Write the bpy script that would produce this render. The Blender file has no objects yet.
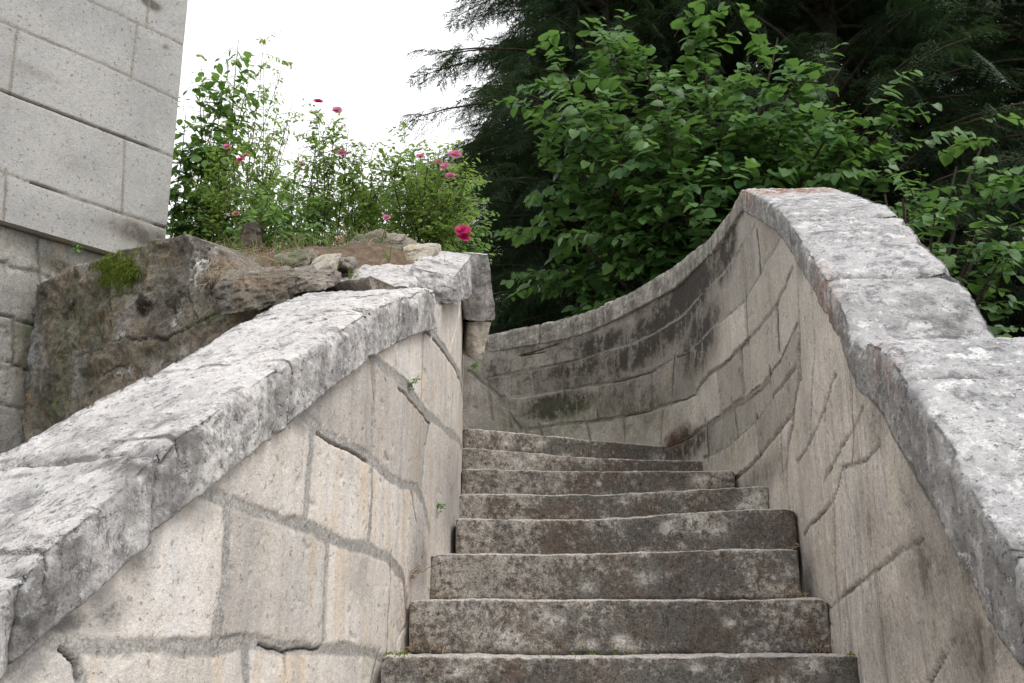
import bpy, math, random
import numpy as np
random.seed(7); RNG = np.random.default_rng(7)
C = bpy.context.scene.collection
SC = bpy.context.scene
# ------------------------------------------------------------------ camera, sky, sun, exposure
PITCH = math.radians(15.6); FPX = 1060.0
cam = bpy.data.objects.new('camera', bpy.data.cameras.new('camera')); C.objects.link(cam)
cam.data.sensor_width = 36; cam.data.lens = 36*FPX/1024; cam.data.clip_end = 3000; cam.data.clip_start = .05
cam.location = (0, 0, 0); cam.rotation_euler = (math.pi/2+PITCH, 0, 0); SC.camera = cam
SUN_EL, SUN_AZ = math.radians(58), math.radians(118)      # azimuth from +Y towards +X : high, from the right and a little behind
w = bpy.data.worlds.new('World'); SC.world = w; w.use_nodes = True
nt = w.node_tree; nt.nodes.clear()
def N(nt, t, **k):
    n = nt.nodes.new(t)
    for a, v in k.items(): setattr(n, a, v)
    return n
sky = N(nt, 'ShaderNodeTexSky', sky_type='NISHITA', sun_disc=False, sun_elevation=SUN_EL, sun_rotation=SUN_AZ, dust_density=5.0, air_density=1.5)
hs = N(nt, 'ShaderNodeHueSaturation'); hs.inputs['Saturation'].default_value = .25
cl = N(nt, 'ShaderNodeTexNoise'); cl.inputs['Scale'].default_value = 1.6; cl.inputs['Detail'].default_value = 5
cr = N(nt, 'ShaderNodeValToRGB'); cr.color_ramp.elements[0].color = (11.0, 11.2, 11.6, 1); cr.color_ramp.elements[1].color = (14.5, 14.5, 14.6, 1)
mx = N(nt, 'ShaderNodeMix', data_type='RGBA'); mx.inputs[0].default_value = .86
bg = N(nt, 'ShaderNodeBackground'); bg.inputs['Strength'].default_value = .1
wo = N(nt, 'ShaderNodeOutputWorld'); L = nt.links.new
L(sky.outputs[0], hs.inputs['Color']); L(hs.outputs[0], mx.inputs[6]); L(cl.outputs[0], cr.inputs[0]); L(cr.outputs[0], mx.inputs[7])
L(mx.outputs[2], bg.inputs[0]); L(bg.outputs[0], wo.inputs[0])
sun = bpy.data.objects.new('sun', bpy.data.lights.new('sun', 'SUN')); C.objects.link(sun)
sun.data.energy = 1.1; sun.data.angle = math.radians(24); sun.data.color = (1, .96, .9)
sun.rotation_euler = (math.pi/2-SUN_EL, 0, math.pi-SUN_AZ)
SC.view_settings.view_transform = 'Standard'; SC.view_settings.look = 'None'
SC.view_settings.exposure = 0.3; SC.view_settings.gamma = 1; SC.view_settings.use_curve_mapping = False
# ------------------------------------------------------------------ measuring helpers (points are real 3D points on real surfaces)
FW = np.array([0, math.cos(PITCH), math.sin(PITCH)]); UP = np.array([0, -math.sin(PITCH), math.cos(PITCH)]); RT = np.array([1., 0, 0])
def ray(x, y): return FW+(x-512)/FPX*RT+(341.5-y)/FPX*UP
def at(x, y, Y): r = ray(x, y); return r*Y/r[1]
def atz(x, y, z): r = ray(x, y); return r*z/r[2]
# ------------------------------------------------------------------ numpy noise
def _h(i, j, k, s):
    n = (i*374761393+j*668265263+k*2147483647+s*974634777) & 0xFFFFFFFF
    n = ((n ^ (n >> 13))*1274126177) & 0xFFFFFFFF
    n = ((n ^ (n >> 16))*2246822519) & 0xFFFFFFFF
    return ((n ^ (n >> 15)) & 0xFFFFFF)/float(0xFFFFFF)*2-1
def vn(P, s=0):
    P = np.asarray(P, float); I = np.floor(P).astype(np.int64); f = P-I; f = f*f*f*(f*(f*6-15)+10)
    x, y, z = I[..., 0], I[..., 1], I[..., 2]; u, v, q = f[..., 0], f[..., 1], f[..., 2]
    def l(a, b, t): return a+(b-a)*t
    return l(l(l(_h(x, y, z, s), _h(x+1, y, z, s), u), l(_h(x, y+1, z, s), _h(x+1, y+1, z, s), u), v),
             l(l(_h(x, y, z+1, s), _h(x+1, y, z+1, s), u), l(_h(x, y+1, z+1, s), _h(x+1, y+1, z+1, s), u), v), q)
def fbm(P, sc, o=4, s=0, g=.5):
    r = 0; a = 1; t = 0; P = np.asarray(P, float)*sc
    for k in range(o):
        r = r+a*vn(P+k*17.3, s+k); t += a; a *= g; P = P*2.03
    return r/t
def sstep(a, b, x): t = np.clip((x-a)/(b-a), 0, 1); return t*t*(3-2*t)
# ------------------------------------------------------------------ scene graph helpers
def tag(o, label=None, cat=None, group=None, kind=None):
    if label: o['label'] = label
    if cat: o['category'] = cat
    if group: o['group'] = group
    if kind: o['kind'] = kind
    return o
def thing(name, label, cat, loc, group=None):
    o = bpy.data.objects.new(name, None); C.objects.link(o); o.location = loc; o.empty_display_size = .2
    return tag(o, label, cat, group)
def rootloc(p):
    r = np.zeros(3)
    while p is not None: r = r+np.array(p.location); p = p.parent
    return r
def mesh(name, V, F, mat, parent=None, attrs=None, smooth=True, org=None):
    """V (n,3) world coords; F list of face arrays (all quads / all tris / list of lists)"""
    V = np.asarray(V, float)
    base = rootloc(parent) if parent is not None else (np.array(org, float) if org is not None else np.zeros(3))
    me = bpy.data.meshes.new(name)
    if isinstance(F, np.ndarray): groups = [F]; rest = []
    else: groups = [a for a in F if isinstance(a, np.ndarray)]; rest = [a for a in F if not isinstance(a, np.ndarray)]
    loops = []; starts = []; tot = []; c = 0
    for g in groups:
        k = g.shape[1]; loops.append(g.ravel()); starts.append(c+np.arange(len(g))*k); tot.append(np.full(len(g), k)); c += g.size
    for g in rest:
        loops.append(np.array(g)); starts.append(np.array([c])); tot.append(np.array([len(g)])); c += len(g)
    loops = np.concatenate(loops).astype(np.int32); starts = np.concatenate(starts).astype(np.int32); tot = np.concatenate(tot).astype(np.int32)
    me.vertices.add(len(V)); me.vertices.foreach_set('co', (V-base).astype(np.float32).ravel())
    me.loops.add(len(loops)); me.loops.foreach_set('vertex_index', loops)
    me.polygons.add(len(starts)); me.polygons.foreach_set('loop_start', starts); me.polygons.foreach_set('loop_total', tot)
    me.update(calc_edges=True)
    if smooth: me.polygons.foreach_set('use_smooth', np.ones(len(starts), bool))
    for k, a in (attrs or {}).items():
        t = me.attributes.new(k, 'FLOAT', 'POINT'); t.data.foreach_set('value', np.asarray(a, np.float32).ravel())
    me.validate()
    me.materials.append(mat)
    o = bpy.data.objects.new(name, me); C.objects.link(o)
    if parent is not None: o.parent = parent
    elif org is not None: o.location = org
    return o
def gridfaces(nr, nc, wrap=False):
    r = np.arange(nr-1)[:, None]; c = np.arange(nc if wrap else nc-1)[None, :]; c2 = (c+1) % nc
    return np.stack([r*nc+c, r*nc+c2, (r+1)*nc+c2, (r+1)*nc+c], -1).reshape(-1, 4)
class MB:
    def __init__(s): s.v = []; s.q = []; s.t = []; s.a = []; s.n = 0
    def add(s, V, q=None, t=None, tone=0.):
        V = np.asarray(V, float); s.v.append(V)
        if q is not None and len(q): s.q.append(np.asarray(q)+s.n)
        if t is not None and len(t): s.t.append(np.asarray(t)+s.n)
        s.a.append(np.broadcast_to(np.asarray(tone, float), (len(V),))); s.n += len(V)
    def tube(s, P, R, k=6, tone=0.):
        P = np.asarray(P, float); R = np.broadcast_to(R, (len(P),)); T = np.gradient(P, axis=0); T /= np.linalg.norm(T, axis=1)[:, None]+1e-9
        ref = np.array([.31, .23, .92]); A = np.cross(T, ref); A /= np.linalg.norm(A, axis=1)[:, None]+1e-9; B = np.cross(T, A)
        th = np.arange(k)/k*2*math.pi
        V = P[:, None]+R[:, None, None]*(np.cos(th)[None, :, None]*A[:, None]+np.sin(th)[None, :, None]*B[:, None])
        s.add(V.reshape(-1, 3), gridfaces(len(P), k, True), None, tone)
    def build(s, name, mat, parent=None, smooth=True, org=None):
        F = ([np.concatenate(s.q)] if s.q else [])+([np.concatenate(s.t)] if s.t else [])
        return mesh(name, np.concatenate(s.v), F, mat, parent, {'tone': np.concatenate(s.a)}, smooth, org)
# ------------------------------------------------------------------ materials
def newmat(name):
    m = bpy.data.materials.new(name); m.use_nodes = True; t = m.node_tree; t.nodes.clear()
    o = N(t, 'ShaderNodeOutputMaterial'); b = N(t, 'ShaderNodeBsdfPrincipled'); t.links.new(b.outputs[0], o.inputs[0])
    b.inputs['Specular IOR Level'].default_value = .25
    return m, t, b
class G:
    def __init__(s, t): s.t = t; s.co = N(t, 'ShaderNodeNewGeometry').outputs['Position']
    def set(s, sock, v):
        if isinstance(v, bpy.types.NodeSocket): s.t.links.new(v, sock)
        elif isinstance(v, (tuple, list)): sock.default_value = tuple(v)+((1,) if len(v) == 3 and sock.type == 'RGBA' else ())
        else: sock.default_value = v
    def map(s, sc, off=(0, 0, 0)):
        n = N(s.t, 'ShaderNodeMapping'); s.set(n.inputs[0], s.co); n.inputs['Scale'].default_value = sc; n.inputs['Location'].default_value = off; return n.outputs[0]
    def noise(s, sc, det=4, rough=.55, vec=None, dist=0):
        n = N(s.t, 'ShaderNodeTexNoise'); s.set(n.inputs['Vector'], vec or s.co); n.inputs['Scale'].default_value = sc
        n.inputs['Detail'].default_value = det; n.inputs['Roughness'].default_value = rough; n.inputs['Distortion'].default_value = dist; return n.outputs[0]
    def vor(s, sc, vec=None, feat='F1', out='Distance'):
        n = N(s.t, 'ShaderNodeTexVoronoi'); n.feature = feat; s.set(n.inputs['Vector'], vec or s.co); n.inputs['Scale'].default_value = sc; return n.outputs[out]
    def ramp(s, x, a, b, lo=0., hi=1.):
        n = N(s.t, 'ShaderNodeMapRange'); n.interpolation_type = 'SMOOTHSTEP'; s.set(n.inputs[0], x); n.inputs[1].default_value = a; n.inputs[2].default_value = b
        n.inputs[3].default_value = lo; n.inputs[4].default_value = hi; return n.outputs[0]
    def m(s, op, a, b=0.):
        n = N(s.t, 'ShaderNodeMath', operation=op); s.set(n.inputs[0], a); s.set(n.inputs[1], b); return n.outputs[0]
    def mix(s, f, a, b, mode='MIX'):
        n = N(s.t, 'ShaderNodeMix', data_type='RGBA', blend_type=mode); s.set(n.inputs[0], f); s.set(n.inputs[6], a); s.set(n.inputs[7], b); return n.outputs[2]
    def attr(s, name): return N(s.t, 'ShaderNodeAttribute', attribute_name=name).outputs['Fac']
    def bump(s, h, st=.4, d=.01, nrm=None):
        n = N(s.t, 'ShaderNodeBump'); s.set(n.inputs['Height'], h); n.inputs['Strength'].default_value = st; n.inputs['Distance'].default_value = d
        if nrm is not None: s.set(n.inputs['Normal'], nrm)
        return n.outputs[0]
def grain(g, col, amt):
    n = g.m('ADD', g.m('MULTIPLY', g.noise(150, 3, .8), .55), g.m('MULTIPLY', g.noise(48, 5, .8), .45))
    f = g.ramp(n, .36, .64, 1-amt, 1+amt*1.15)
    vm = N(g.t, 'ShaderNodeVectorMath', operation='SCALE'); g.set(vm.inputs[0], col); g.set(vm.inputs['Scale'], f); return vm.outputs[0]
def masonry_mat(name, c1, c2, mort, dark, streak=.35, streakc=(.2, .19, .19), pit=.5, warm=(.42, .31, .18), warmk=.3, spots=.0, biof=1.0, ss=1.0, grime=(.2, .18, .15), tk=.2, zs=.07, gr=.3, hard=0.):
    m, t, b = newmat(name); g = G(t); A = g.attr; p0 = g.co
    va = N(t, 'ShaderNodeVectorMath', operation='MULTIPLY_ADD'); g.set(va.inputs[0], N(t, 'ShaderNodeCombineXYZ').outputs[0]); cx = va.inputs[0].links[0].from_node
    for q in range(2): g.set(cx.inputs[q], A('tone'))
    va.inputs[1].default_value = (7, 5, 0); g.set(va.inputs[2], p0); g.co = va.outputs[0]
    base = g.mix(g.ramp(g.noise(2.3, 5), .35, .65), c1, c2)
    base = g.mix(g.m('MULTIPLY', g.ramp(g.noise(9*ss, 4, .6, g.map((1, 1, max(.2, zs)), (3, 1, 7))), .5, .7), warmk), base, warm)
    base = g.mix(g.m('MULTIPLY', g.ramp(g.noise(17*ss, 5, .62, g.map((1, 1, zs))), .45, .66), streak), base, streakc)
    base = g.mix(g.m('MULTIPLY', g.ramp(g.noise(22*ss, 4, .6, g.map((1, 1, zs), (9, 2, 1))), .5, .66), g.m('MULTIPLY', g.ramp(g.noise(3.3, 3), .4, .6), streak*.9)), base, tuple(min(.75, x*1.22) for x in c1))
    tone = g.m('ADD', g.m('MULTIPLY', A('tone'), tk), 1.0)
    base = g.mix(g.ramp(g.noise(5, 3, .6, g.map((1, 1, .5), (2, 8, 3))), .5, .7, 0, warmk*.5), base, (.5, .5, .52))
    vm = N(t, 'ShaderNodeVectorMath', operation='SCALE'); g.set(vm.inputs[0], base); g.set(vm.inputs['Scale'], tone); base = vm.outputs[0]
    if hard:      # rain-washed streaks with sharp edges, dark and pale
        def hk(k): return g.m('MULTIPLY', k, A('wash'))
        base = g.mix(hk(g.ramp(g.m('ADD', g.m('MULTIPLY', g.noise(7, 6, .75, g.map((1, 1, .09), (4, 4, 4))), .7), g.m('MULTIPLY', g.noise(2.5, 3), .3)), .49, .55, 0, hard)), base, (.2, .185, .17))
        base = g.mix(hk(g.ramp(g.m('ADD', g.m('MULTIPLY', g.noise(12, 6, .75, g.map((1, 1, .08), (1, 4, 9))), .7), g.m('MULTIPLY', g.noise(3.5, 3), .3)), .52, .57, 0, hard)), base, (.6, .57, .52))
        base = g.mix(hk(g.ramp(g.noise(22, 6, .75, g.map((1, 1, .1), (7, 1, 2))), .54, .6, 0, hard)), base, (.17, .155, .14))
    g.co = p0; fine = g.noise(120, 3, .7)
    mo = g.mix(g.ramp(fine, .35, .65), tuple(x*.72 for x in mort), tuple(min(1, x*1.25) for x in mort))
    mo = g.mix(g.ramp(g.noise(9, 3), .45, .7, 0, .5), mo, tuple(x*.7 for x in mort))
    col = g.mix(A('joint'), base, mo)
    pits = g.m('MULTIPLY', g.ramp(g.noise(46, 3, .65), .6, .7), pit)
    col = g.mix(pits, col, (.12, .11, .1))
    if spots:
        col = g.mix(g.ramp(g.noise(11, 6, .7), .56, .66, 0, spots), col, (.66, .65, .62))
    st = g.m('MULTIPLY', g.ramp(A('stain'), .2, .8), g.ramp(g.m('ADD', g.m('ADD', g.m('MULTIPLY', g.noise(8, 9, .82), .8), g.m('MULTIPLY', g.noise(22, 5, .7, g.map((1, 1, .2), (5, 5, 5))), .2)), g.m('MULTIPLY', A('stain'), .16)), .55, .66))
    keep = g.m('SUBTRACT', 1.0, g.m('MULTIPLY', A('joint'), .8))
    col = g.mix(g.m('MULTIPLY', g.m('MULTIPLY', g.ramp(A('stain'), .02, .7), keep), g.ramp(g.noise(6, 7, .7, g.map((1, 1, .5), (1, 1, 1))), .2, .6, .45, .95)), col, grime)
    col = g.mix(g.m('MULTIPLY', g.m('MULTIPLY', st, keep), biof), col, dark)
    col = g.mix(g.m('MULTIPLY', A('gap'), .92), col, (.035, .03, .026))
    col = g.mix(g.m('MULTIPLY', A('orange'), g.ramp(g.noise(30, 5, .65), .45, .56)), col, (.3, .105, .04))
    col = g.mix(g.m('MULTIPLY', A('white'), g.ramp(g.noise(38, 3, .6), .44, .52)), col, (.72, .72, .7))
    col = g.mix(g.m('MULTIPLY', A('green'), g.ramp(g.noise(17, 5, .65), .38, .62)), col, (.1, .13, .045))
    g.set(b.inputs['Base Color'], grain(g, col, gr)); b.inputs['Roughness'].default_value = .92
    h = g.m('ADD', g.noise(70, 4, .7), g.m('MULTIPLY', g.noise(220, 2, .7), .4))
    h = g.m('SUBTRACT', h, g.m('MULTIPLY', pits, .8))
    g.set(b.inputs['Normal'], g.bump(h, .75, .006))
    return m
def coping_mat(name, c1=(.47, .455, .45), c2=(.36, .35, .345), darkk=.6, whitek=.8, sdk=.6, sidek=.0):
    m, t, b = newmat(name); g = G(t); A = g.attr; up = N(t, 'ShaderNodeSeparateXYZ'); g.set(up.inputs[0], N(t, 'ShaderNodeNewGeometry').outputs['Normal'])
    col = g.mix(g.ramp(g.noise(3.5, 5), .35, .65), c1, c2)
    col = g.mix(g.ramp(g.noise(2.2, 4, .6, g.map((1, 1, 1), (5, 5, 5))), .55, .75, 0, .35), col, (.47, .4, .32))
    col = g.mix(g.ramp(g.noise(9, 6, .72, None, .3), .52, .64, 0, darkk), col, (.13, .13, .135))
    col = g.mix(g.ramp(g.noise(13, 6, .7, g.map((1, 1, 1), (2, 7, 3))), .54, .62, 0, whitek), col, (.66, .66, .65))
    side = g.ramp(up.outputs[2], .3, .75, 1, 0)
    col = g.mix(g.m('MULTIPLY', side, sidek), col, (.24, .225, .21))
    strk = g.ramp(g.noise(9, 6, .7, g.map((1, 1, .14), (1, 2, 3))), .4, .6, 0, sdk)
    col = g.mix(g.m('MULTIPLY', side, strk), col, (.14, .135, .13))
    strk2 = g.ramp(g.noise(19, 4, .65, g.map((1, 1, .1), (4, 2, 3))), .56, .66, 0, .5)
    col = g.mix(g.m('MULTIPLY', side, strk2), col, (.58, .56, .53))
    col = g.mix(g.ramp(g.noise(34, 6, .75, g.map((1, 1, 1), (6, 1, 8))), .54, .6, 0, .55), col, (.15, .15, .155))
    col = g.mix(g.ramp(g.noise(27, 6, .75, g.map((1, 1, 1), (1, 6, 2))), .56, .62, 0, .6), col, (.7, .7, .69))
    crack = g.ramp(g.noise(5, 6, .7, g.map((1, 2.4, 1), (8, 3, 1)), .6), .493, .507)
    cr2 = g.m('MULTIPLY', g.m('SUBTRACT', 1.0, g.m('ABSOLUTE', g.m('SUBTRACT', g.m('MULTIPLY', crack, 2.0), 1.0))), g.ramp(g.noise(3, 2, .5, g.map((1, 1, 1), (1, 9, 1))), .5, .6))
    col = g.mix(g.m('MULTIPLY', cr2, .75), col, (.07, .065, .06))
    pits = g.ramp(g.noise(55, 3, .65), .61, .7, 0, .7); col = g.mix(pits, col, (.1, .1, .1))
    col = g.mix(g.m('MULTIPLY', A('stain'), g.ramp(g.noise(12, 6, .7), .4, .62)), col, (.09, .085, .08))
    col = g.mix(g.m('MULTIPLY', A('orange'), g.ramp(g.noise(26, 6, .7), .45, .55)), col, (.27, .1, .04))
    g.set(b.inputs['Base Color'], grain(g, col, .17)); b.inputs['Roughness'].default_value = .93
    h = g.m('ADD', g.noise(60, 5, .72), g.m('MULTIPLY', g.noise(18, 4, .6), .9)); h = g.m('SUBTRACT', h, g.m('ADD', g.m('MULTIPLY', cr2, 1.2), g.m('MULTIPLY', pits, .7)))
    g.set(b.inputs['Normal'], g.bump(h, .8, .008))
    return m
def step_mat():
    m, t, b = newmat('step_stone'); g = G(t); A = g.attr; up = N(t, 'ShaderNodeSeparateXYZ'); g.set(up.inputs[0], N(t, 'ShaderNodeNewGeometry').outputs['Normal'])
    col = g.mix(g.ramp(g.noise(4, 5), .35, .65), (.44, .405, .36), (.31, .288, .258))
    dk = g.ramp(g.m('ADD', g.m('ADD', g.m('MULTIPLY', g.noise(7, 7, .8), .45), g.m('MULTIPLY', g.noise(38, 5, .8), .55)), g.m('MULTIPLY', A('stain'), .16)), .46, .57, 0, .82)
    col = g.mix(dk, col, g.mix(g.ramp(g.noise(5, 4, .6, g.map((1, 1, 1), (7, 1, 2))), .4, .62), (.088, .083, .077), (.09, .062, .046)))
    col = g.mix(g.ramp(g.noise(16, 7, .78, g.map((1, 1, 1), (3, 5, 2))), .56, .62, 0, .5), col, (.42, .38, .33))
    col = g.mix(g.m('MULTIPLY', A('white'), g.ramp(g.noise(34, 5, .7), .36, .52)), col, (.6, .57, .52))
    col = g.mix(g.ramp(g.noise(42, 4, .7), .58, .66, 0, .75), col, (.045, .04, .036))
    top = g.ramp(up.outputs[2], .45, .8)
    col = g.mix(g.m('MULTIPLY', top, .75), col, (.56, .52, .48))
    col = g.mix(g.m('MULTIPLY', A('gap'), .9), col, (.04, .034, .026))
    g.set(b.inputs['Base Color'], grain(g, col, .5)); b.inputs['Roughness'].default_value = .95
    h = g.m('ADD', g.noise(95, 5, .75), g.m('MULTIPLY', g.noise(30, 4, .6), .7))
    g.set(b.inputs['Normal'], g.bump(h, .9, .007)); return m
def leaf_mat(name, a, bcol, rough=.42, trans=.35, back=1.25):
    m, t, b = newmat(name); g = G(t); tn = g.attr('tone')
    col = g.mix(g.ramp(tn, 0, 1), a, bcol)
    col = g.mix(g.ramp(g.noise(9, 2), .7, .78, 0, .4), col, (bcol[0]*1.5, bcol[1]*1.1, bcol[2]*.8))
    col = g.mix(g.ramp(g.noise(40, 2), .35, .7, 0, .35), col, tuple(x*.6 for x in a))
    bf = N(t, 'ShaderNodeNewGeometry').outputs['Backfacing']
    col = g.mix(g.m('MULTIPLY', bf, .6), col, tuple(min(.5, x*back+.01) for x in bcol))
    g.set(b.inputs['Base Color'], col); b.inputs['Roughness'].default_value = rough; b.inputs['Specular IOR Level'].default_value = .35
    tr = N(t, 'ShaderNodeBsdfTranslucent'); g.set(tr.inputs[0], g.mix(.5, col, (bcol[0]*1.6, bcol[1]*1.7, bcol[2]*.8)))
    mxs = N(t, 'ShaderNodeMixShader'); mxs.inputs[0].default_value = trans
    out = [n for n in t.nodes if n.type == 'OUTPUT_MATERIAL'][0]
    t.links.new(b.outputs[0], mxs.inputs[1]); t.links.new(tr.outputs[0], mxs.inputs[2]); t.links.new(mxs.outputs[0], out.inputs[0]); return m
def plain_mat(name, a, b2, sc=12, rough=.9, bump=.5):
    m, t, b = newmat(name); g = G(t); g.set(b.inputs['Base Color'], g.mix(g.ramp(g.noise(sc, 6, .65), .35, .65), a, b2)); b.inputs['Roughness'].default_value = rough
    g.set(b.inputs['Normal'], g.bump(g.noise(sc*5, 4, .7), bump, .01)); return m
M_LEFT = masonry_mat('cream_limestone', (.72, .665, .61), (.61, .56, .51), (.42, .4, .375), (.2, .19, .185), streak=.4, streakc=(.42, .4, .39), pit=.5, warm=(.6, .45, .28), warmk=.5, gr=.15, zs=.1, grime=(.36, .34, .325))
M_RIGHT = masonry_mat('grey_limestone', (.56, .515, .465), (.45, .412, .372), (.335, .318, .292), (.06, .052, .046), streak=.28, tk=.28, zs=.12, streakc=(.25, .235, .22), pit=.5, warm=(.47, .39, .28), warmk=.45, hard=.55, gr=.25, ss=.75, grime=(.2, .18, .155))
M_BLD = masonry_mat('ashlar_limestone', (.53, .515, .5), (.44, .43, .42), (.36, .33, .29), (.14, .13, .12), streak=.08, zs=.4, gr=.16, pit=.6, warm=(.42, .38, .32), warmk=.2)
M_BLD2 = masonry_mat('rough_plinth_stone', (.37, .355, .33), (.26, .25, .235), (.22, .21, .19), (.07, .06, .05), streak=.3, pit=.6)
M_RET = masonry_mat('dark_weathered_stone', (.2, .172, .138), (.09, .084, .074), (.2, .19, .16), (.035, .03, .026), zs=1.0, tk=.35, gr=.55, streak=.45, streakc=(.05, .04, .03), pit=.8, warm=(.24, .16, .085), warmk=.6)
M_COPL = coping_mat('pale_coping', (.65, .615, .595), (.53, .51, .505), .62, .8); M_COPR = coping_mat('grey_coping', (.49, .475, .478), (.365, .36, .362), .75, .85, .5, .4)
M_COPB = coping_mat('old_coping', (.5, .455, .395), (.36, .33, .285), .62, .45)
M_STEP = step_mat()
M_ROCK = masonry_mat('garden_rock_stone', (.3, .26, .215), (.17, .155, .135), (.2, .19, .17), (.05, .045, .04), zs=1.0, pit=.8, warm=(.22, .15, .08), warmk=.5)
M_CHUNK = masonry_mat('broken_limestone', (.54, .5, .43), (.45, .4, .32), zs=.5, mort=(.3, .28, .25), dark=(.1, .09, .08), pit=.5, warm=(.35, .24, .1), warmk=.6)
M_BARK = plain_mat('bark', (.1, .08, .06), (.045, .038, .03), 20)
M_STEM = plain_mat('stem', (.09, .085, .04), (.06, .045, .025), 30)
M_SOIL = plain_mat('soil_with_litter', (.2, .14, .1), (.1, .075, .05), 25)
M_GRND = plain_mat('dirt_ground', (.13, .115, .09), (.07, .08, .04), 3)
M_HILL = plain_mat('hillside_soil', (.05, .05, .03), (.03, .04, .018), 2)
M_STRAW = leaf_mat('dry_straw', (.2, .13, .085), (.42, .32, .22), .8, .15)
M_MOSS = leaf_mat('moss', (.07, .11, .012), (.19, .25, .035), .9, .25)
M_LIND = leaf_mat('linden_leaf', (.056, .14, .045), (.145, .265, .08), .42, .35)
M_CONI = leaf_mat('conifer_needles', (.022, .048, .023), (.052, .092, .04), .6, .18)
M_ROSEL = leaf_mat('rose_leaf', (.1, .2, .04), (.25, .36, .09), .45, .45)
M_BRAM = leaf_mat('bramble_leaf', (.08, .19, .045), (.2, .34, .09), .45, .45)
M_PALE = leaf_mat('locust_leaf', (.22, .36, .12), (.38, .5, .2), .5, .5)
M_LOW = leaf_mat('undergrowth_leaf', (.1, .21, .06), (.22, .36, .12), .5, .4)
M_GRASS = leaf_mat('grass_blade', (.07, .15, .03), (.18, .24, .08), .6, .35)
M_PINK = leaf_mat('pink_petal', (.72, .09, .22), (.8, .22, .38), .5, .3)
M_RED = leaf_mat('crimson_petal', (.5, .012, .09), (.6, .03, .16), .5, .25)
M_FADE = leaf_mat('faded_petal', (.45, .2, .18), (.42, .22, .17), .6, .3)
M_LEAFDRY = leaf_mat('dry_leaf', (.38, .16, .06), (.42, .2, .09), .7, .2)
# ------------------------------------------------------------------ curves in plan
def crom(P, ds=.01):
    P = np.asarray(P, float); Q = np.vstack([2*P[0]-P[1], P, 2*P[-1]-P[-2]]); out = []
    for i in range(1, len(Q)-2):
        t = np.linspace(0, 1, 60, endpoint=False)[:, None]; a, b, c, d = Q[i-1:i+3]
        out.append(.5*(2*b+(c-a)*t+(2*a-5*b+4*c-d)*t*t+(3*b-a-3*c+d)*t**3))
    out = np.vstack(out+[P[-1:]]); l = np.r_[0, np.cumsum(np.linalg.norm(np.diff(out, axis=0), axis=1))]
    s = np.arange(0, l[-1], ds); return np.stack([np.interp(s, l, out[:, k]) for k in range(P.shape[1])], 1), s
class Plan:
    """a vertical wall surface over a curve in plan; side=+1: the free side is right of the direction of travel"""
    def __init__(s, pts, side, smooth=25, spline=True):
        s.P, s.s = crom(pts) if spline else s._lin(pts)
        if smooth:
            k = np.ones(smooth)/smooth; Q = np.pad(s.P, ((smooth//2,)*2, (0, 0)), mode='reflect', reflect_type='odd'); s.P = np.stack([np.convolve(Q[:, i], k, 'valid') for i in (0, 1)], 1)[:len(s.s)]
        T = np.gradient(s.P, axis=0); T /= np.linalg.norm(T, axis=1)[:, None]; s.T = T
        s.n = np.stack([T[:, 1], -T[:, 0]], 1)*side; s.side = side
    def _lin(s, pts):
        P = np.asarray(pts, float); l = np.r_[0, np.cumsum(np.linalg.norm(np.diff(P, axis=0), axis=1))]; q = np.arange(0, l[-1], .01)
        return np.stack([np.interp(q, l, P[:, 0]), np.interp(q, l, P[:, 1])], 1), q
    def pt(s, q): return np.stack([np.interp(q, s.s, s.P[:, 0]), np.interp(q, s.s, s.P[:, 1])], -1)
    def nr(s, q): n = np.stack([np.interp(q, s.s, s.n[:, 0]), np.interp(q, s.s, s.n[:, 1])], -1); return n/np.linalg.norm(n, axis=-1)[..., None]
    def hit(s, x, y):
        r = ray(x, y); c = s.P[:, 0]*r[1]-s.P[:, 1]*r[0]; i = np.where(np.sign(c[1:]) != np.sign(c[:-1]))[0]
        if len(i) == 0:
            i = np.argmin(np.abs(c)/np.linalg.norm(s.P, axis=1)); q = s.s[i]; Y = s.P[i, 1]
        else:
            i = i[0]; f = c[i]/(c[i]-c[i+1]); q = s.s[i]+f*(s.s[i+1]-s.s[i]); Y = s.P[i, 1]+f*(s.P[i+1, 1]-s.P[i, 1])
        return q, r[2]*Y/r[1]
    def trace(s, pts): return np.array([s.hit(*p) for p in pts])
    def profile(s, pts, smooth=0):
        a = s.trace(pts); a = a[np.argsort(a[:, 0])]; lo = (a[1]-a[0]); hi = a[-1]-a[-2]
        z = np.interp(s.s, a[:, 0], a[:, 1]); return z
def seg_dist(S, Z, pts, w, noise):
    d = np.full(S.shape, 9.)
    for (a, b) in zip(pts[:-1], pts[1:]):
        m = (S > min(a[0], b[0])-w) & (S < max(a[0], b[0])+w) & (Z > min(a[1], b[1])-w) & (Z < max(a[1], b[1])+w)
        if not m.any(): continue
        ab = b-a; px, pz = S[m]-a[0], Z[m]-a[1]; t = np.clip((px*ab[0]+pz*ab[1])/(ab@ab+1e-12), 0, 1)
        d[m] = np.minimum(d[m], np.hypot(px-t*ab[0], pz-t*ab[1]))
    return d
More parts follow.
